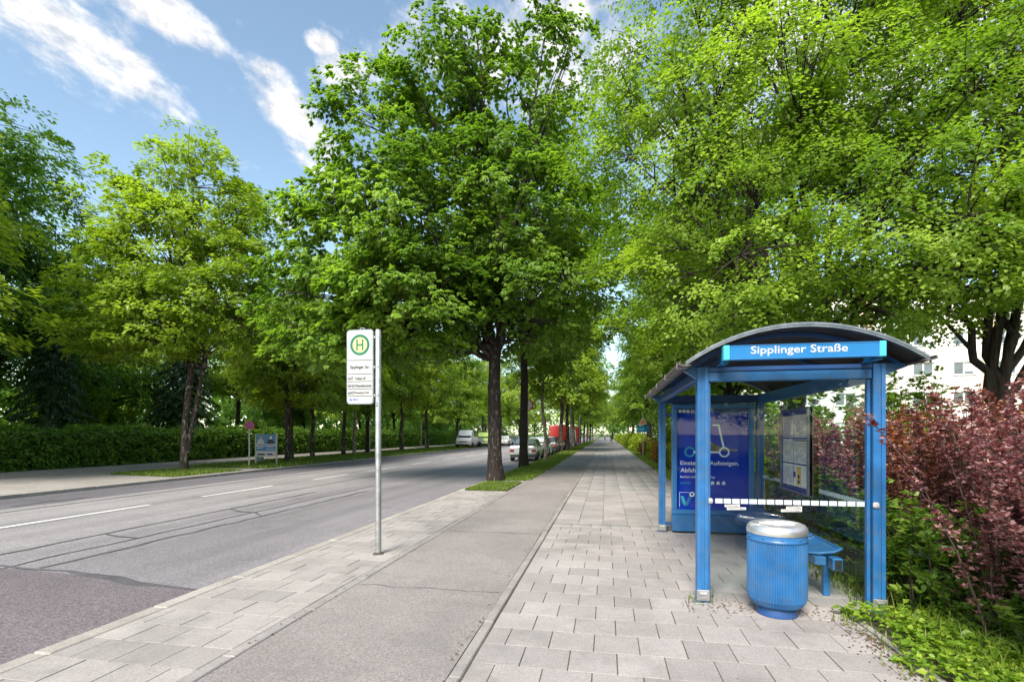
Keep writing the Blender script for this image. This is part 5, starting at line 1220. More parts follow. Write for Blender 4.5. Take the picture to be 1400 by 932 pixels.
text('lettering', 'Einsteigen. Aufsteigen.', M['poster_white'], poster, PX + 0.055, PY - 0.001, 1.085, width=0.90, height=0.085, bold=0.012, off=SO)
text('lettering', 'Abfahren.', M['poster_white'], poster, PX + 0.055, PY - 0.001, 0.985, width=0.40, height=0.07, bold=0.012, off=SO)
text('lettering', 'Rundum mobil mit einer App.', M['poster_white'], poster, PX + 0.055, PY - 0.001, 0.885, width=0.54, height=0.045, bold=0.012, off=SO)
text('lettering', "LET'S GO", M['poster_cyan'], poster, PX + 0.055, PY - 0.001, 0.795, width=0.16, height=0.032, bold=0.012, off=SO)
ic = MB()
for k in range(4):
    cx = PX + 0.44 + k * 0.085; flat(ic, [(cx, 0.80), (cx + 0.045, 0.80), (cx + 0.055, 0.825), (cx + 0.03, 0.85), (cx + 0.005, 0.835)], PY - 0.001); ring(ic, cx + 0.01, 0.80, 0.006, 0.013, PY - 0.0012, 12); ring(ic, cx + 0.04, 0.80, 0.006, 0.013, PY - 0.0012, 12)
pm('printed_icons', ic, M['poster_white'])
vv = MB(); flat(vv, [(PX + 0.055, 0.60), (PX + 0.11, 0.44), (PX + 0.16, 0.44), (PX + 0.10, 0.60)], PY - 0.001); pm('printed_emblem', vv, M['poster_cyan'])
vv = MB(); flat(vv, [(PX + 0.115, 0.44), (PX + 0.165, 0.44), (PX + 0.25, 0.62), (PX + 0.20, 0.62)], PY - 0.0013); pm('printed_emblem', vv, M['sign_blue'])
vv = MB(); ring(vv, PX + 0.235, 0.63, 0.022, 0.04, PY - 0.0016); flat(vv, [(PX + 0.04, 0.42), (PX + 0.046, 0.42), (PX + 0.046, 0.66), (PX + 0.04, 0.66)], PY - 0.001); flat(vv, [(PX + 0.046, 0.654), (PX + 0.19, 0.654), (PX + 0.19, 0.66), (PX + 0.046, 0.66)], PY - 0.001); pm('printed_emblem', vv, M['poster_white'])
hd = MB()
for k in range(3): ring(hd, PX + 0.05 + 0.062 * k, 1.975, 0.010, 0.024, PY - 0.001, 18)
pm('printed_icons', hd, M['poster_white'])
hb = MB(); flat(hb, [(PX + 0.001, 1.945), (PX + PW - 0.001, 1.945), (PX + PW - 0.001, 2.018), (PX + 0.001, 2.018)], PY + 0.0006); pm('printed_band', hb, M['blue_dark'])
text('lettering', 'Dein', M['poster_white'], poster, PX + 0.225, PY - 0.001, 1.955, width=0.12, height=0.042, bold=0.01, off=SO)
# gap post between case and left rear post
mb = MB(); mb.box(XL + 0.053, CX0 - 0.001, YB - 0.02, YB + 0.02, 0.12, 0.16); mb.box(XL + 0.053, CX0 - 0.001, YB - 0.02, YB + 0.02, 1.9, 1.94); mb.box(CX1 + 0.001, XR - 0.053, YB - 0.02, YB + 0.02, 0.12, 0.16); mb.box(CX1 + 0.001, XR - 0.053, YB - 0.02, YB + 0.02, 1.9, 1.94); sp('case_bracket', mb, M['blue_dark'])
# --- timetable case on the right wall
TX, TY0, TY1, TZ0, TZ1 = 2.335, 6.48, 7.42, 0.87, 1.93
mb = MB(); mb.box(TX + 0.012, TX + 0.05, TY0, TY1, TZ0, TZ1, 0.004); tcase = sp('timetable_case', mb, M['navy'])
fr = MB()
for (a, b, c, d) in ((TY0, TY1, TZ0, TZ0 + 0.02), (TY0, TY1, TZ1 - 0.02, TZ1), (TY0, TY0 + 0.025, TZ0 + 0.02, TZ1 - 0.02), (TY1 - 0.025, TY1, TZ0 + 0.02, TZ1 - 0.02)): fr.box(TX - 0.01, TX + 0.055, a, b, c, d)
sp('frame', fr, M['alu'], tcase)
def tq(name, y0, y1, z0, z1, mat, dx=0.0):
    mb = MB(); mb.box(TX + 0.008 - dx, TX + 0.0105 - dx, y0, y1, z0, z1); return sp(name, mb, M[mat], tcase)
tq('paper', 6.99, 7.36, 1.56, 1.84, 'paper'); tq('paper', 6.53, 6.97, 1.56, 1.84, 'paper'); tq('paper', 6.99, 7.36, 1.24, 1.54, 'paper'); tq('paper', 6.53, 6.97, 1.24, 1.54, 'paper'); tq('paper', 6.99, 7.36, 0.95, 1.22, 'paper'); tq('paper', 6.53, 6.97, 0.95, 1.22, 'paper')
yb_ = tq('notice', 6.72, 6.86, 0.965, 1.20, 'yellow', 0.003); tq('printed_mark', 6.76, 6.82, 0.99, 1.03, 'black', 0.006); tq('printed_mark', 6.765, 6.815, 1.05, 1.10, 'black', 0.006)
pr = MB(); r_ = random.Random(9)
for (ya, yb2, za, zb) in ((7.0, 7.35, 1.58, 1.82), (6.55, 6.95, 1.57, 1.83), (7.0, 7.35, 1.26, 1.52), (6.55, 6.95, 1.26, 1.50), (7.0, 7.35, 0.97, 1.20)):
    z = zb - 0.01
    while z > za:
        y = yb2
        while y > ya:
            l = r_.uniform(0.02, 0.07)
            if r_.random() < 0.85: pr.quad((TX + 0.007, y, z), (TX + 0.007, max(y - l, ya), z), (TX + 0.007, max(y - l, ya), z + 0.006), (TX + 0.007, y, z + 0.006))
            y -= l + 0.012
        z -= 0.0125
sp('printed_lines', pr, M['paper_grey'], tcase)
tq('printed_mark', 6.55, 6.95, 1.515, 1.53, 'black', 0.003); tq('printed_mark', 7.01, 7.34, 1.83, 1.838, 'h_green', 0.003); tq('printed_mark', 6.90, 6.98, 1.06, 1.13, 'navy', 0.003); tq('printed_mark', 7.01, 7.34, 1.575, 1.583, 'h_green', 0.003)
mb = MB(); mb.box(TX - 0.006, TX - 0.003, TY0 + 0.026, TY1 - 0.026, TZ0 + 0.021, TZ1 - 0.021); sp('case_glass', mb, M['glass_case'], tcase)

# ================================================================== BENCH, BIN
BO = (2.02, 6.8, 0)
bench = thing('bench', 'blue perforated metal bench along the glass wall inside the shelter', 'bench', BO)
def seat_mesh():
    mb = MB(); w, d = 0.62, 0.44; n = 13; bars = []
    prof = [(-d / 2, 0.012), (-d / 2 + 0.02, 0.022), (-d / 2 + 0.08, 0.012), (0, 0.0), (d / 2 - 0.08, 0.016), (d / 2 - 0.01, 0.05)]
    for i in range(n):                                     # lengthwise bars with slots between
        y = -w / 2 + 0.03 + (w - 0.06) * i / (n - 1)
        for k in range(len(prof) - 1):
            (xa, za), (xb, zb) = prof[k], prof[k + 1]
            mb.add([(xa, y - 0.017, za), (xb, y - 0.017, zb), (xb, y + 0.017, zb), (xa, y + 0.017, za), (xa, y - 0.017, za - 0.006), (xb, y - 0.017, zb - 0.006), (xb, y + 0.017, zb - 0.006), (xa, y + 0.017, za - 0.006)], [(0, 1, 2, 3), (4, 7, 6, 5), (0, 4, 5, 1), (3, 2, 6, 7)])
    loop = [(x, -w / 2, z) for x, z in prof] + [(x, w / 2, z) for x, z in prof[::-1]]; mb.tube(loop + [loop[0]], 0.013, 8)
    return mb.mesh('seat', M['blue'], smooth=False)
sm = seat_mesh()
for k in range(4): link('seat', sm, bench, (0.0, -1.12 + 0.72 * k, 0.445))
mb = MB(); mb.box(-0.05, 0.05, -1.5, 1.45, 0.345, 0.425, 0.006); part('rail', mb, M['blue'], bench)
mb = MB(); mb.box(0.10, 0.19, -1.52, -1.40, 0.30, 0.42, 0.01); part('rail_end', mb, M['blue'], bench)
mb = MB(); mb.box(0.115, 0.175, -1.524, -1.5205, 0.315, 0.405); part('rail_end', mb, M['black'], bench)
for y in (-1.28, 1.1):
    mb = MB(); mb.box(0.10, 0.16, y - 0.03, y + 0.03, 0.0, 0.34, 0.005); mb.prism([(-0.16, 0.43), (0.20, 0.43), (0.16, 0.335), (0.10, 0.335)], y - 0.02, y + 0.02, axis='y'); part('leg', mb, M['blue'], bench)

bo = (1.50, 4.88, 0)
litter_bin = thing('litter_bin', 'round blue ribbed litter bin with polished steel lid in front of the shelter', 'litter bin', bo)
def ribbed():
    mb = MB(); nr = 60; n = nr * 4; prof = [(0.165, 0.075), (0.205, 0.10), (0.232, 0.15), (0.238, 0.20), (0.238, 0.66)]
    vs = []; fs = []
    for (r, z) in prof:
        for k in range(n):
            a = 2 * math.pi * k / n; rr = r + (0.006 if k % 4 in (0, 1) else -0.004)
            vs.append((rr * math.cos(a), rr * math.sin(a), z))
    for i in range(len(prof) - 1):
        for k in range(n): fs.append((i * n + k, i * n + (k + 1) % n, (i + 1) * n + (k + 1) % n, (i + 1) * n + k))
    mb.add(vs, fs); return mb
part('body', ribbed(), M['blue'], litter_bin)
mb = MB(); mb.lathe([(0.16, 0.0), (0.168, 0.004), (0.168, 0.055), (0.155, 0.085)], n=40); part('base', mb, M['blue_dark'], litter_bin, smooth=True)
mb = MB(); mb.lathe([(0.228, 0.66), (0.246, 0.662), (0.248, 0.675), (0.243, 0.682), (0.243, 0.715), (0.236, 0.722)], n=48); band = part('collar', mb, M['blue'], litter_bin, smooth=True)
for k in range(10):
    a = 2 * math.pi * k / 10 + 0.2; mb = MB(); mb.lathe([(0.0, 0.252), (0.008, 0.250), (0.010, 0.243)], (0, 0, 0), 10, 'x')
    m_ = mb.mesh('rivet', M['blue']); o = link('rivet', m_, band, (0, 0, 0.70)); o.rotation_euler = (0, 0, a)
mb = MB(); mb.lathe([(0.235, 0.718), (0.246, 0.724), (0.249, 0.745), (0.243, 0.775), (0.225, 0.800), (0.195, 0.812), (0.165, 0.810), (0.148, 0.798), (0.144, 0.770), (0.146, 0.74)], n=56)
# close only the outside; the throat stays open
lid = part('lid', mb, M['chrome'], litter_bin, smooth=True)
mb = MB(); mb.lathe([(0.20, 0.70), (0.20, 0.705)], n=40); part('inner_liner', mb, M['black'], litter_bin)
mb = MB(); mb.tube([(-0.145, 0.0, 0.80), (-0.05, 0.0, 0.806), (0.05, 0.0, 0.806), (0.145, 0.0, 0.80)], 0.008, 8); mb.tube([(0, -0.145, 0.796), (0, 0.145, 0.796)], 0.007, 8); part('ash_grid', mb, M['chrome'], lid)

# ================================================================== STOP SIGN
so_ = (-3.0, 6.31, 0)
stop = thing('bus_stop_sign', 'grey steel pole with white bus stop board bearing a green H', 'bus stop sign', so_)
mb = MB(); mb.lathe([(0.04, -0.05), (0.04, 2.985), (0.036, 2.995), (0.0, 2.997)], n=20); part('pole', mb, M['steel'], stop, smooth=True)
mb = MB(); mb.lathe([(0.075, 0.0), (0.07, 0.012), (0.045, 0.02), (0.042, 0.03)], n=18); part('ground_collar', mb, M['grout'], stop, smooth=True)
def rrect(x0, x1, z0, z1, r, n=5):
    P_ = []
    for (cx, cz, a0) in ((x1 - r, z1 - r, 0), (x0 + r, z1 - r, 90), (x0 + r, z0 + r, 180), (x1 - r, z0 + r, 270)):
        for k in range(n + 1): a = R(a0 + 90 * k / n); P_.append((cx + r * math.cos(a), cz + r * math.sin(a)))
    return P_
bx0, bx1, bz0, bz1 = -0.447, -0.062, 2.005, 3.005
mb = MB(); mb.prism(rrect(bx0, bx1, bz0, bz1, 0.045), -0.02, 0.02, axis='y'); board = part('board', mb, M['alu'], stop)
mb = MB(); mb.prism(rrect(bx0 + 0.012, bx1 - 0.012, bz0 + 0.012, bz1 - 0.012, 0.036), -0.0225, -0.0202, axis='y'); face = part('face', mb, M['signwhite'], board)
cx, cz, fy = (bx0 + bx1) / 2, bz1 - 0.205, -0.0235
mb = MB(); ring(mb, cx, cz, 0.105, 0.14, fy, 40); part('printed_ring', mb, M['h_green'], board)
mb = MB(); flat(mb, [(cx + 0.106 * math.cos(2 * math.pi * k / 40), cz + 0.106 * math.sin(2 * math.pi * k / 40)) for k in range(40)], fy + 0.0004); part('printed_disc', mb, M['h_yellow'], board)
mb = MB(); flat(mb, [(cx - 0.052, cz - 0.075), (cx - 0.03, cz - 0.075), (cx - 0.03, cz + 0.075), (cx - 0.052, cz + 0.075)], fy - 0.0004); flat(mb, [(cx + 0.03, cz - 0.075), (cx + 0.052, cz - 0.075), (cx + 0.052, cz + 0.075), (cx + 0.03, cz + 0.075)], fy - 0.0004); flat(mb, [(cx - 0.03, cz - 0.012), (cx + 0.03, cz - 0.012), (cx + 0.03, cz + 0.012), (cx - 0.03, cz + 0.012)], fy - 0.0008); part('letter_h', mb, M['h_green'], board)
lines = MB()
for z in (2.59, 2.405, 2.305, 2.205, 2.11): flat(lines, [(bx0 + 0.018, z), (bx1 - 0.018, z), (bx1 - 0.018, z + 0.008), (bx0 + 0.018, z + 0.008)], fy)
part('printed_rules', lines, M['black'], board)
text('lettering', 'Sipplinger Str.', M['black'], board, cx, fy - 0.0005, 2.47, width=0.285, height=0.054, bold=0.03, align='c')
for (z, no, dest, w) in ((2.33, '57', 'Freiham Bf', 0.15), (2.232, '162', 'Wiesentfelserstraße', 0.235), (2.135, 'N77', 'Neuaubing West', 0.20)):
    text('lettering', no, M['black'], board, bx0 + 0.055, fy - 0.0005, z, width=0.022 * len(no), height=0.042, bold=0.03)
    text('lettering', dest, M['black'], board, bx0 + 0.125, fy - 0.0005, z, width=w, height=0.04, bold=0.025)
    mb = MB(); ring(mb, bx0 + 0.036, z + 0.018, 0.006, 0.016, fy - 0.0003, 14); part('printed_icon', mb, M['black'], board)
mb = MB(); flat(mb, [(bx0 + 0.04, 2.07), (bx0 + 0.06, 2.052), (bx0 + 0.085, 2.05), (bx0 + 0.07, 2.07), (bx0 + 0.055, 2.085)], fy); part('printed_logo', mb, M['tsblue'], board)
text('lettering', 'MVG', M['tsblue'], board, bx0 + 0.095, fy - 0.0004, 2.055, width=0.07, height=0.025, bold=0.02)
for z in (2.12, 2.5, 2.9):
    mb = MB(); mb.box(-0.064, -0.03, -0.012, 0.012, z - 0.015, z + 0.015, 0.003); mb.lathe([(0.043, z - 0.015), (0.043, z + 0.015)], n=18); part('clamp', mb, M['steel'], stop)
mb = MB(); mb.tube([(-0.26, 0, 3.0), (-0.26, 0, 3.025), (-0.22, 0, 3.03), (-0.19, 0, 3.02)], 0.006, 6); part('hanger', mb, M['steel'], stop)
text('lettering', '2', M['black'], stop, -0.012, -0.042, 1.97, height=0.06, width=0.028, bold=0.01)

# ================================================================== STREET FURNITURE FAR AWAY
def round_sign(name, loc, h, r, kind, label, rz=0, group=None, pole=0.03, polemat='steel', cat='traffic sign'):
    t = thing(name, label, cat, loc, rz, group)
    mb = MB(); mb.lathe([(pole, -0.05), (pole, h + r * 0.9), (0, h + r * 0.92)], n=12); part('pole', mb, M[polemat], t, smooth=True)
    mb = MB(); mb.lathe([(0, -pole - 0.012), (r, -pole - 0.012), (r, -pole - 0.002), (0, -pole - 0.002)], (0, 0, h), 28, 'y'); part('plate', mb, M['steel'], t)
    y = -pole - 0.0135
    mb = MB(); ring(mb, 0, h, r * 0.76, r, y, 28); part('printed_ring', mb, M['red'], t)
    mb = MB(); flat(mb, [(r * 0.77 * math.cos(2 * math.pi * k / 28), h + r * 0.77 * math.sin(2 * math.pi * k / 28)) for k in range(28)], y + 0.0005); part('printed_disc', mb, M['tsblue' if kind == 'stop' else 'white'], t)
    if kind == 'stop':
        for s in (1, -1):
            mb = MB(); k = 0.55 * r; w = 0.09 * r; flat(mb, [(-k - w, h - s * (k - w)), (-k + w, h - s * (k + w)), (k + w, h + s * (k - w)), (k - w, h + s * (k + w))], y - 0.0006 * (2 + s)); part('printed_bar', mb, M['red'], t)
    return t
TS = 'round traffic signs'
round_sign('no_stopping_sign', (-17.4, 22.2, 0), 2.05, 0.21, 'stop', 'no-stopping sign on a white pole left of the poster board', R(38), TS, 0.035, 'signwhite')
round_sign('no_stopping_sign', (-4.0, 33.0, 0), 2.35, 0.21, 'stop', 'small no-stopping sign on the thin crooked tree side of the verge', R(-35), TS)
round_sign('traffic_sign', (-4.05, 26.2, 0), 3.15, 0.30, 'ring', 'red ringed white round sign behind the slender dark trunk', R(0), TS)
# grey poles without boards visible
def bare_pole(loc, h, r, label, mat='steel'):
    t = thing('post', label, 'pole', loc, 0, 'plain poles'); mb = MB(); mb.lathe([(r, -0.05), (r, h), (0, h + 0.02)], n=10); part('shaft', mb, M[mat], t, smooth=True)
    mb = MB(); mb.lathe([(r * 1.6, 0), (r * 1.6, 0.05), (r * 1.1, 0.07)], n=10); part('foot', mb, M['steel'], t); return t
bare_pole((-19.2, 38.8, 0), 3.0, 0.04, 'thin grey pole on the far verge directly left of the stop sign pole')
bare_pole((-20.4, 53.7, 0), 3.2, 0.045, 'thin pale pole on the far verge between leaning and forked trunks')
bare_pole((-3.6, 70.0, 0), 4.2, 0.06, 'white pole in the verge before the far red truck', 'signwhite')
bare_pole((-3.75, 54.5, 0), 5.5, 0.06, 'greenish lamp pole beside the stout verge trunks', 'grey_box')
# cabinet
t = thing('utility_cabinet', 'small grey-green utility cabinet behind the no-stopping sign pole', 'cabinet', (-19.1, 25.2, 0)); mb = MB(); mb.box(-0.17, 0.17, -0.15, 0.15, 0.05, 0.92, 0.02); part('housing', mb, M['grey_box'], t); mb = MB(); mb.box(-0.2, 0.2, -0.18, 0.18, 0.92, 0.98, 0.015); part('lid', mb, M['grey_box'], t); mb = MB(); mb.box(-0.14, 0.14, -0.158, -0.151, 0.1, 0.88, 0.003); d_ = part('door', mb, M['grey_box'], t); mb = MB(); mb.box(0.09, 0.11, -0.17, -0.159, 0.45, 0.55); part('handle', mb, M['steel'], d_)
# poster board on two posts
t = thing('poster_board', 'blue and white election poster board on two posts in the far verge', 'poster board', (-17.7, 23.85, 0), R(9))
for x in (-0.56, 0.56):
    mb = MB(); mb.box(x - 0.03, x + 0.03, 0.0, 0.06, -0.05, 1.68 if x > 0 else 1.62, 0.005); part('post', mb, M['signwhite'], t)
mb = MB(); mb.box(-0.525, 0.525, -0.02, 0.02, 0.42, 1.60, 0.004); bd = part('board', mb, M['white'], t)
def pb(name, pts, mat, dy=0.0): mb = MB(); flat(mb, pts, -0.0212 - dy); return part(name, mb, M[mat], bd)
def rc(x0, x1, z0, z1): return [(x0, z0), (x1, z0), (x1, z1), (x0, z1)]
pb('printed_field', rc(-0.52, 0.52, 1.10, 1.595), 'sign_blue'); pb('printed_field', rc(-0.52, 0.52, 0.72, 0.98), 'sign_blue')
pb('printed_figure', [(-0.48, 1.12), (-0.08, 1.12), (-0.12, 1.28), (-0.22, 1.37), (-0.34, 1.36), (-0.42, 1.28)], 'white', 0.0006); mb = MB(); flat(mb, [(-0.26 + 0.07 * math.cos(k * 0.449), 1.43 + 0.085 * math.sin(k * 0.449)) for k in range(14)], -0.0224); part('printed_head', mb, M['skin'], bd)
pb('printed_figure', [(0.06, 1.12), (0.46, 1.12), (0.42, 1.26), (0.32, 1.35), (0.22, 1.35), (0.12, 1.26)], 'black', 0.0006); mb = MB(); flat(mb, [(0.27 + 0.06 * math.cos(k * 0.449), 1.42 + 0.08 * math.sin(k * 0.449)) for k in range(14)], -0.0224); part('printed_head', mb, M['paper'], bd)
for (z, a, b) in ((1.03, -0.48, 0.45), (0.93, -0.45, -0.1), (0.93, 0.05, 0.42), (0.85, -0.48, -0.2), (0.80, 0.0, 0.46)): pb('printed_line', rc(a, b, z, z + 0.035), 'navy' if z > 1 else 'white', 0.0006)
pb('printed_line', rc(-0.45, -0.05, 0.50, 0.585), 'black', 0.0006); pb('printed_line', rc(0.08, 0.36, 0.51, 0.60), 'navy', 0.0006); pb('printed_swoosh', [(0.16, 0.47), (0.42, 0.52), (0.40, 0.55), (0.47, 0.56), (0.44, 0.49), (0.42, 0.505), (0.18, 0.45)], 'red', 0.0010)
# info sign on the right far along
t = thing('info_sign', 'blue and orange panels on a post by the rust-coloured shrubs', 'sign', (2.55, 37.0, 0)); mb = MB(); mb.lathe([(0.03, -0.05), (0.03, 2.9)], n=10); part('post', mb, M['steel'], t)
mb = MB(); mb.box(-0.42, 0.42, -0.06, -0.035, 1.75, 2.2, 0.004); part('panel', mb, M['sign_blue'], t); mb = MB(); mb.box(-0.40, 0.1, -0.0625, -0.0605, 1.86, 2.08); part('printed_patch', mb, M['cyan'], t); mb = MB(); mb.prism([(-0.3, 2.3), (0.3, 2.3), (0.0, 2.85)], -0.06, -0.035, axis='y'); part('panel', mb, M['white'], t); mb = MB(); mb.prism([(-0.2, 2.36), (0.2, 2.36), (0.0, 2.72)], -0.0635, -0.0605, axis='y'); part('printed_patch', mb, M['orange'], t)

# ================================================================== VEHICLES
def paint(name, rgb, metal=0.0, rough=0.28): return pmat(name, rgb, rough, metal, var=0.06, vscale=2.0, coat=0.6)
M['car_silver'] = paint('car_silver', (0.34, 0.35, 0.36), 0.7, 0.3); M['car_white'] = paint('car_white', (0.55, 0.555, 0.56)); M['car_black'] = paint('car_black', (0.02, 0.022, 0.03)); M['car_maroon'] = paint('car_maroon', (0.10, 0.02, 0.05)); M['car_lime'] = paint('car_lime', (0.42, 0.58, 0.18)); M['car_grey'] = paint('car_grey', (0.09, 0.10, 0.11), 0.4)
M['taillight'] = pmat('tail_light', (0.22, 0.015, 0.015), 0.15, var=0.1); M['headlight'] = pmat('head_light', (0.55, 0.57, 0.6), 0.1, metal=0.4, var=0.1); M['plate'] = pmat('number_plate', (0.75, 0.75, 0.72), 0.4, var=0.03); M['plastic'] = pmat('dark_plastic', (0.03, 0.032, 0.036), 0.6, var=0.15)
def lerp(a, b, t): return tuple(x + (y - x) * t for x, y in zip(a, b))
def make_car(name, label, loc, rz, stations, W, paintm, windows, wheel_y, wr=0.31, lights='both', group='parked vehicles', cat='car', lower=None):
    """stations: rear to front (y, z_bottom, z_belt, z_top, half-width factor at top)."""
    t = thing(name, label, cat, loc, rz, group); hw = W / 2
    rings = []
    for (y, zb, zbelt, zt, wt, wf) in stations:
        w = hw * wf; zm = zb + (zbelt - zb) * 0.5
        half = [(w * 0.90, zb), (w * 0.985, zb + 0.10), (w, zm), (w * 0.965, zbelt), (w * wt, zt - 0.03 * (zt - zbelt > 0.1)), (w * wt * 0.86, zt)]
        rings.append([(x, y, z) for x, z in half] + [(-x, y, z) for x, z in half[::-1]])
    mb = MB(); n = 12
    vs = [p for r in rings for p in r]; fs = []
    for i in range(len(rings) - 1):
        for k in range(n): fs.append((i * n + k, i * n + (k + 1) % n, (i + 1) * n + (k + 1) % n, (i + 1) * n + k))
    fs += [tuple(range(n))[::-1], tuple(range((len(rings) - 1) * n, len(rings) * n))]
    mb.add(vs, fs); part('body', mb, paintm, t, smooth=True)
    def panel(nm, q, inset, lift, mat):
        c = Vector(q[0]) * 0.25 + Vector(q[1]) * 0.25 + Vector(q[2]) * 0.25 + Vector(q[3]) * 0.25
        nn = (Vector(q[1]) - Vector(q[0])).cross(Vector(q[3]) - Vector(q[0])).normalized()
        if nn.dot(c - Vector((0, c.y * 0.6 + 0.4 * stations[len(stations) // 2][0], 0.6))) < 0: nn = -nn
        qq = [lerp(p, c, inset) for p in q]; m_ = MB(); a = [Vector(p) + nn * lift for p in qq]; b = [Vector(p) - nn * 0.03 for p in qq]
        m_.add(a + b, [(0, 1, 2, 3), (0, 4, 5, 1), (1, 5, 6, 2), (2, 6, 7, 3), (3, 7, 4, 0)]); return part(nm, m_, mat, t)
    for w_ in windows:
        kind, i, j = w_
        if kind == 'side':
            for sgn in (0, 1):
                q = [rings[i][3], rings[j][3], rings[j][4], rings[i][4]]
                if sgn: q = [(-p[0], p[1], p[2]) for p in q]
                panel('side_window', q, 0.08, 0.004, M['carglass'])
        elif kind == 'screen':
            a, b = rings[i], rings[j]
            lo, hi = (a, b) if a[5][2] < b[5][2] else (b, a)
            q = [lo[4], lo[7], hi[7], hi[4]]; q = [q[0], q[1], (q[2][0] * 0.97, *q[2][1:]), (q[3][0] * 0.97, *q[3][1:])]
            panel('windscreen' if i > len(rings) // 2 - 1 else 'rear_window', q, 0.06, 0.006, M['carglass'])
    for y in wheel_y:
        for s in (-1, 1):
            wl = bpy.data.objects.new('wheel', None); col.objects.link(wl); wl.parent = t; wl.location = (s * (hw - 0.09), y, wr); wl.empty_display_size = 0.1
            m_ = MB(); m_.lathe([(wr * 0.6, -0.1), (wr * 0.96, -0.1), (wr, -0.06), (wr, 0.06), (wr * 0.96, 0.105), (wr * 0.62, 0.105)], (0, 0, 0), 24, 'x'); part('tyre', m_, M['rubber'], wl, smooth=True)
            m_ = MB(); m_.lathe([(0.05, 0.06), (wr * 0.62, 0.085), (wr * 0.62, 0.1)] if s > 0 else [(wr * 0.62, -0.1), (wr * 0.62, -0.085), (0.05, -0.06)], (0, 0, 0), 16, 'x'); part('rim', m_, M['alu'], wl)
            m_ = MB(); m_.lathe([(wr * 1.02, 0.0), (wr * 1.17, 0.0), (wr * 1.17, 0.02 * s), (wr * 1.02, 0.02 * s)], (s * (hw - 0.012), y, wr * 1.03), 24, 'x'); part('wheel_arch', m_, M['plastic'], t)
    y0, zb, zbelt = stations[0][0], stations[0][1], stations[0][2]; y1 = stations[-1][0]
    if lights in ('both', 'rear'):
        for s in (-1, 1):
            m_ = MB(); m_.box(min(s * hw * 0.62, s * hw * 0.93), max(s * hw * 0.62, s * hw * 0.93), y0 - 0.02, y0 + 0.10, zbelt - 0.22, zbelt - 0.04, 0.02); part('tail_light', m_, M['taillight'], t)
        m_ = MB(); m_.box(-0.26, 0.26, y0 - 0.025, y0 + 0.01, zb + 0.30, zb + 0.41); part('number_plate', m_, M['plate'], t)
        m_ = MB(); m_.box(-hw * 0.9, hw * 0.9, y0 - 0.05, y0 + 0.12, zb - 0.02, zb + 0.12, 0.03); part('rear_bumper', m_, M['plastic'], t)
    if lights in ('both', 'front'):
        zf = stations[-1][2]
        for s in (-1, 1):
            m_ = MB(); m_.box(min(s * hw * 0.52, s * hw * 0.88), max(s * hw * 0.52, s * hw * 0.88), y1 - 0.14, y1 + 0.02, zf - 0.16, zf - 0.02, 0.02); part('headlight', m_, M['headlight'], t)
        m_ = MB(); m_.box(-hw * 0.46, hw * 0.46, y1 - 0.08, y1 + 0.015, zf - 0.17, zf - 0.04, 0.01); part('grille', m_, M['plastic'], t)
        m_ = MB(); m_.box(-0.26, 0.26, y1 - 0.02, y1 + 0.03, stations[-1][1] + 0.18, stations[-1][1] + 0.29); part('number_plate', m_, M['plate'], t)
        m_ = MB(); m_.box(-hw * 0.86, hw * 0.86, y1 - 0.12, y1 + 0.025, stations[-1][1] - 0.02, stations[-1][1] + 0.14, 0.03); part('front_bumper', m_, M['plastic'], t)
    for s in (-1, 1):
        yy = [st for st in stations if st[3] - st[2] > 0.25]; ym = yy[-1][0] + 0.15 if yy else 0
        m_ = MB(); m_.box(min(s * hw * 0.97, s * (hw + 0.13)), max(s * hw * 0.97, s * (hw + 0.13)), ym - 0.05, ym + 0.05, yy[-1][2], yy[-1][2] + 0.13, 0.02); part('mirror', m_, paintm, t)
    return t
SEDAN = [(-2.2, 0.32, 0.80, 0.84, 0.86, 0.93), (-2.14, 0.24, 0.93, 0.97, 0.82, 0.96), (-1.55, 0.22, 0.95, 1.00, 0.80, 1.0), (-0.85, 0.21, 0.94, 1.39, 0.70, 1.0), (0.2, 0.21, 0.92, 1.43, 0.71, 1.0), (0.45, 0.21, 0.92, 1.41, 0.71, 1.0), (1.20, 0.21, 0.90, 0.96, 0.80, 1.0), (1.95, 0.24, 0.78, 0.82, 0.80, 0.96), (2.2, 0.30, 0.68, 0.70, 0.80, 0.86)]
SW = [('side', 3, 4), ('side', 4, 5), ('screen', 2, 3), ('screen', 5, 6), ('side', 2, 3), ('side', 5, 6)]
HATCH = [(-2.1, 0.34, 0.88, 0.92, 0.86, 0.94), (-2.05, 0.25, 0.98, 1.02, 0.84, 0.97), (-1.75, 0.22, 0.98, 1.40, 0.74, 1.0), (-0.6, 0.21, 0.95, 1.50, 0.73, 1.0), (0.35, 0.21, 0.94, 1.48, 0.73, 1.0), (1.15, 0.21, 0.94, 1.0, 0.82, 1.0), (1.85, 0.24, 0.84, 0.88, 0.80, 0.96), (2.1, 0.30, 0.72, 0.75, 0.80, 0.86)]
HW_ = [('side', 2, 3), ('side', 3, 4), ('screen', 1, 2), ('screen', 4, 5), ('side', 4, 5)]
VAN = [(-2.7, 0.35, 1.15, 2.35, 0.90, 0.97), (-2.66, 0.30, 1.15, 2.42, 0.90, 1.0), (0.9, 0.28, 1.15, 2.42, 0.90, 1.0), (1.3, 0.28, 1.15, 2.35, 0.85, 1.0), (2.05, 0.28, 1.12, 1.20, 0.82, 1.0), (2.55, 0.32, 0.98, 1.02, 0.80, 0.96), (2.7, 0.38, 0.85, 0.88, 0.80, 0.88)]
VW = [('screen', 3, 4), ('side', 2, 3), ('side', 3, 4)]
PG = 'vehicles parked along the near kerb'; FG = 'vehicles parked on the far side'
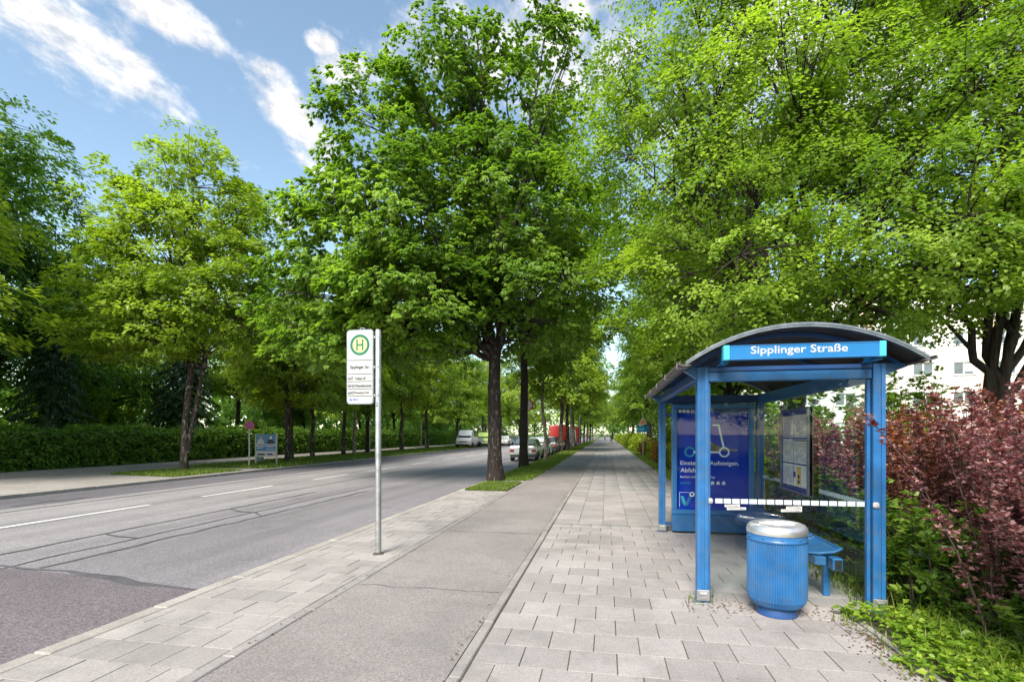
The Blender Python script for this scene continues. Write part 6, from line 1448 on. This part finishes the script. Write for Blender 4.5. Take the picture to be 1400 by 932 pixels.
make_car('parked_car', 'silver sedan seen from behind, first in the kerbside row', (-5.15, 33.4, -0.1), 0, SEDAN, 1.76, M['car_silver'], SW, (-1.35, 1.35), 0.32, group=PG)
make_car('parked_car', 'white estate car parked directly ahead of the silver sedan', (-5.1, 39.3, -0.1), 0, HATCH, 1.76, M['car_white'], HW_, (-1.3, 1.3), 0.32, group=PG)
make_car('parked_car', 'black hatchback parked ahead of the white estate', (-5.05, 45.0, -0.1), 0, HATCH, 1.78, M['car_black'], HW_, (-1.3, 1.3), 0.32, group=PG)
make_car('parked_car', 'dark maroon car parked behind the stout verge trunks', (-5.05, 50.6, -0.1), 0, HATCH, 1.76, M['car_maroon'], HW_, (-1.3, 1.3), 0.32, group=PG)
make_car('delivery_van', 'bright red box van in the kerbside row behind the verge trunks', (-5.25, 58.5, -0.1), 0, [(a, b, c, d * 1.12 if d > 2 else d, e, f_) for a, b, c, d, e, f_ in VAN], 2.0, M['red'], VW, (-1.7, 1.6), 0.34, 'rear', PG, 'van')
make_car('delivery_van', 'far white van beyond the red van in the kerbside row', (-5.2, 72.0, -0.1), 0, VAN, 1.95, M['car_white'], VW, (-1.7, 1.6), 0.34, 'rear', PG, 'van')
make_car('delivery_van', 'farthest red truck in the kerbside row', (-5.3, 84.0, -0.1), 0, [(a, b, c, d * 1.2 if d > 2 else d, e, f_) for a, b, c, d, e, f_ in VAN], 2.05, M['red'], VW, (-1.7, 1.6), 0.34, 'rear', PG, 'van')
make_car('parked_car', 'white car facing this way across the road, right of the big trunk', (-15.0, 74.5, -0.1), R(180), HATCH, 1.78, M['car_white'], HW_, (-1.3, 1.3), 0.32, group=FG)
make_car('parked_car', 'dark grey car behind the white one across the road', (-14.6, 81.0, -0.1), R(180), HATCH, 1.8, M['car_grey'], HW_, (-1.3, 1.3), 0.33, group=FG)
make_car('delivery_van', 'lime green and white van parked behind the flatbed', (-16.2, 67.6, -0.1), R(180), [(a, b, c, d * 0.82 if d > 2 else d, e, f_) for a, b, c, d, e, f_ in VAN], 1.9, M['car_lime'], VW, (-1.7, 1.6), 0.33, 'front', FG, 'van')
# flatbed van: crew cab + dropside bed, facing this way
CAB = [(0.0, 0.42, 1.30, 2.12, 0.88, 1.0), (0.05, 0.40, 1.30, 2.20, 0.86, 1.0), (1.5, 0.38, 1.28, 2.22, 0.86, 1.0), (1.75, 0.38, 1.26, 2.14, 0.84, 1.0), (2.45, 0.38, 1.20, 1.28, 0.84, 1.0), (2.9, 0.40, 1.02, 1.08, 0.82, 0.97), (3.05, 0.44, 0.92, 0.95, 0.82, 0.90)]
fv = make_car('flatbed_van', 'white crew-cab flatbed van facing this way on the far side', (-16.55, 60.2, -0.1), R(180), CAB, 1.95, M['car_white'], [('screen', 3, 4), ('side', 1, 2), ('side', 3, 4)], (2.2, -1.6), 0.36, 'front', FG, 'van')
mb = MB(); mb.box(-1.0, 1.0, -2.9, -0.08, 0.78, 0.86, 0.01); part('bed', mb, M['steel'], fv)
for (a, b, c, d) in ((-1.02, -0.98, -2.9, -0.08), (0.98, 1.02, -2.9, -0.08), (-0.978, 0.978, -2.92, -2.88), (-0.978, 0.978, -0.12, -0.08)):
    mb = MB(); mb.box(a, b, c, d, 0.865, 1.28, 0.008); part('dropside', mb, M['car_white'], fv)
mb = MB(); mb.box(-0.45, 0.45, -2.85, 0.0, 0.5, 0.775); part('chassis', mb, M['plastic'], fv)

# ================================================================== PEOPLE FAR ALONG THE PATH
M['jacket'] = pmat('jacket_cloth', (0.10, 0.11, 0.16), 0.85, var=0.1); M['trousers'] = pmat('trousers_cloth', (0.03, 0.035, 0.05), 0.85, var=0.1); M['shirt'] = pmat('pale_shirt', (0.5, 0.5, 0.52), 0.85, var=0.1); M['hair'] = pmat('hair', (0.03, 0.02, 0.015), 0.6, var=0.2)
def skin_mesh(name, verts, edges, radii, mat, parent, root=0):
    me = bpy.data.meshes.new(name); me.from_pydata(verts, edges, []); me.materials.append(mat); o = link(name, me, parent)
    sk = o.modifiers.new('skin', 'SKIN'); sk.use_smooth_shade = True; ss = o.modifiers.new('sub', 'SUBSURF'); ss.levels = 1; ss.render_levels = 1
    lay = me.skin_vertices[0] if me.skin_vertices else None
    if lay is None:
        o.data.attributes; bpy.context.view_layer.objects.active = o
    for i, r in enumerate(radii): me.skin_vertices[0].data[i].radius = (r, r)
    me.skin_vertices[0].data[root].use_root = True
    return o
def person(loc, rz, label, top):
    t = thing('person', label, 'person', loc, rz, 'people on the path')
    bm = bmesh.new(); bm.verts.layers.skin.verify(); bl = [bm]
    def chain(pts, start=None):
        prev = start
        for p, r in pts:
            v = bm.verts.new(p); v[bm.verts.layers.skin.verify()].radius = (r, r) if not isinstance(r, tuple) else r
            if prev is not None: bm.edges.new((prev, v))
            prev = v
        return prev
    def finish(nm, mat):
        me = bpy.data.meshes.new(nm); bm.verts.ensure_lookup_table(); bm.verts[0][bm.verts.layers.skin.verify()].use_root = True; bm.to_mesh(me); me.materials.append(mat); o = link(nm, me, t)
        sk = o.modifiers.new('skin', 'SKIN'); sk.use_smooth_shade = True; ss = o.modifiers.new('subdivision', 'SUBSURF'); ss.levels = 1; ss.render_levels = 1; bm.clear(); bm.verts.layers.skin.verify(); return o
    # body: pelvis root, spine, head, arms with hands, legs in mid-stride
    pel = bm.verts.new((0, 0, 0.95)); pel[bm.verts.layers.skin.verify()].radius = (0.13, 0.11)
    ch = chain([((0, 0.02, 1.15), (0.13, 0.10)), ((0, 0.02, 1.40), (0.15, 0.10))], pel); nk = chain([((0, 0.02, 1.50), 0.055), ((0, 0.03, 1.58), 0.075), ((0, 0.03, 1.68), 0.095), ((0, 0.02, 1.75), 0.07)], ch)
    for s in (-1, 1):
        chain([((s * 0.19, 0.02, 1.40), 0.055), ((s * 0.25, -0.06 * s, 1.12), 0.042), ((s * 0.25, 0.10 * s + 0.04, 0.90), 0.034), ((s * 0.25, 0.14 * s + 0.04, 0.80), 0.038)], ch)
        chain([((s * 0.10, 0, 0.88), 0.085), ((s * 0.11, 0.13 * s, 0.50), 0.058), ((s * 0.10, 0.16 * s - 0.06, 0.10), 0.042), ((s * 0.10, 0.16 * s + 0.10, 0.045), 0.04)], pel)
    finish('body', M['skin'])
    a = bm.verts.new((0, 0, 0.93)); a[bm.verts.layers.skin.verify()].radius = (0.155, 0.135); c2 = chain([((0, 0.02, 1.15), (0.155, 0.125)), ((0, 0.02, 1.42), (0.17, 0.12)), ((0, 0.02, 1.47), 0.08)], a)
    mid = list(bm.verts)[2]
    for s in (-1, 1): chain([((s * 0.19, 0.02, 1.41), 0.072), ((s * 0.255, -0.06 * s, 1.12), 0.058), ((s * 0.255, 0.09 * s + 0.04, 0.92), 0.048)], mid)
    finish('jacket', top)
    a = bm.verts.new((0, 0, 0.96)); a[bm.verts.layers.skin.verify()].radius = (0.15, 0.13)
    for s in (-1, 1): chain([((s * 0.10, 0, 0.86), 0.10), ((s * 0.11, 0.13 * s, 0.50), 0.075), ((s * 0.10, 0.16 * s - 0.06, 0.11), 0.06)], a)
    finish('trousers', M['trousers'])
    a = bm.verts.new((0, 0.0, 1.70)); a[bm.verts.layers.skin.verify()].radius = (0.10, 0.10); chain([((0, 0.0, 1.77), 0.085)], a); finish('hair', M['hair'])
    bm.free()
person((0.95, 98.0, 0), 0, 'person in a dark jacket walking away down the footway', M['jacket'])
person((-0.35, 128.0, 0), 0.2, 'smaller farther person in a pale shirt on the path', M['shirt'])
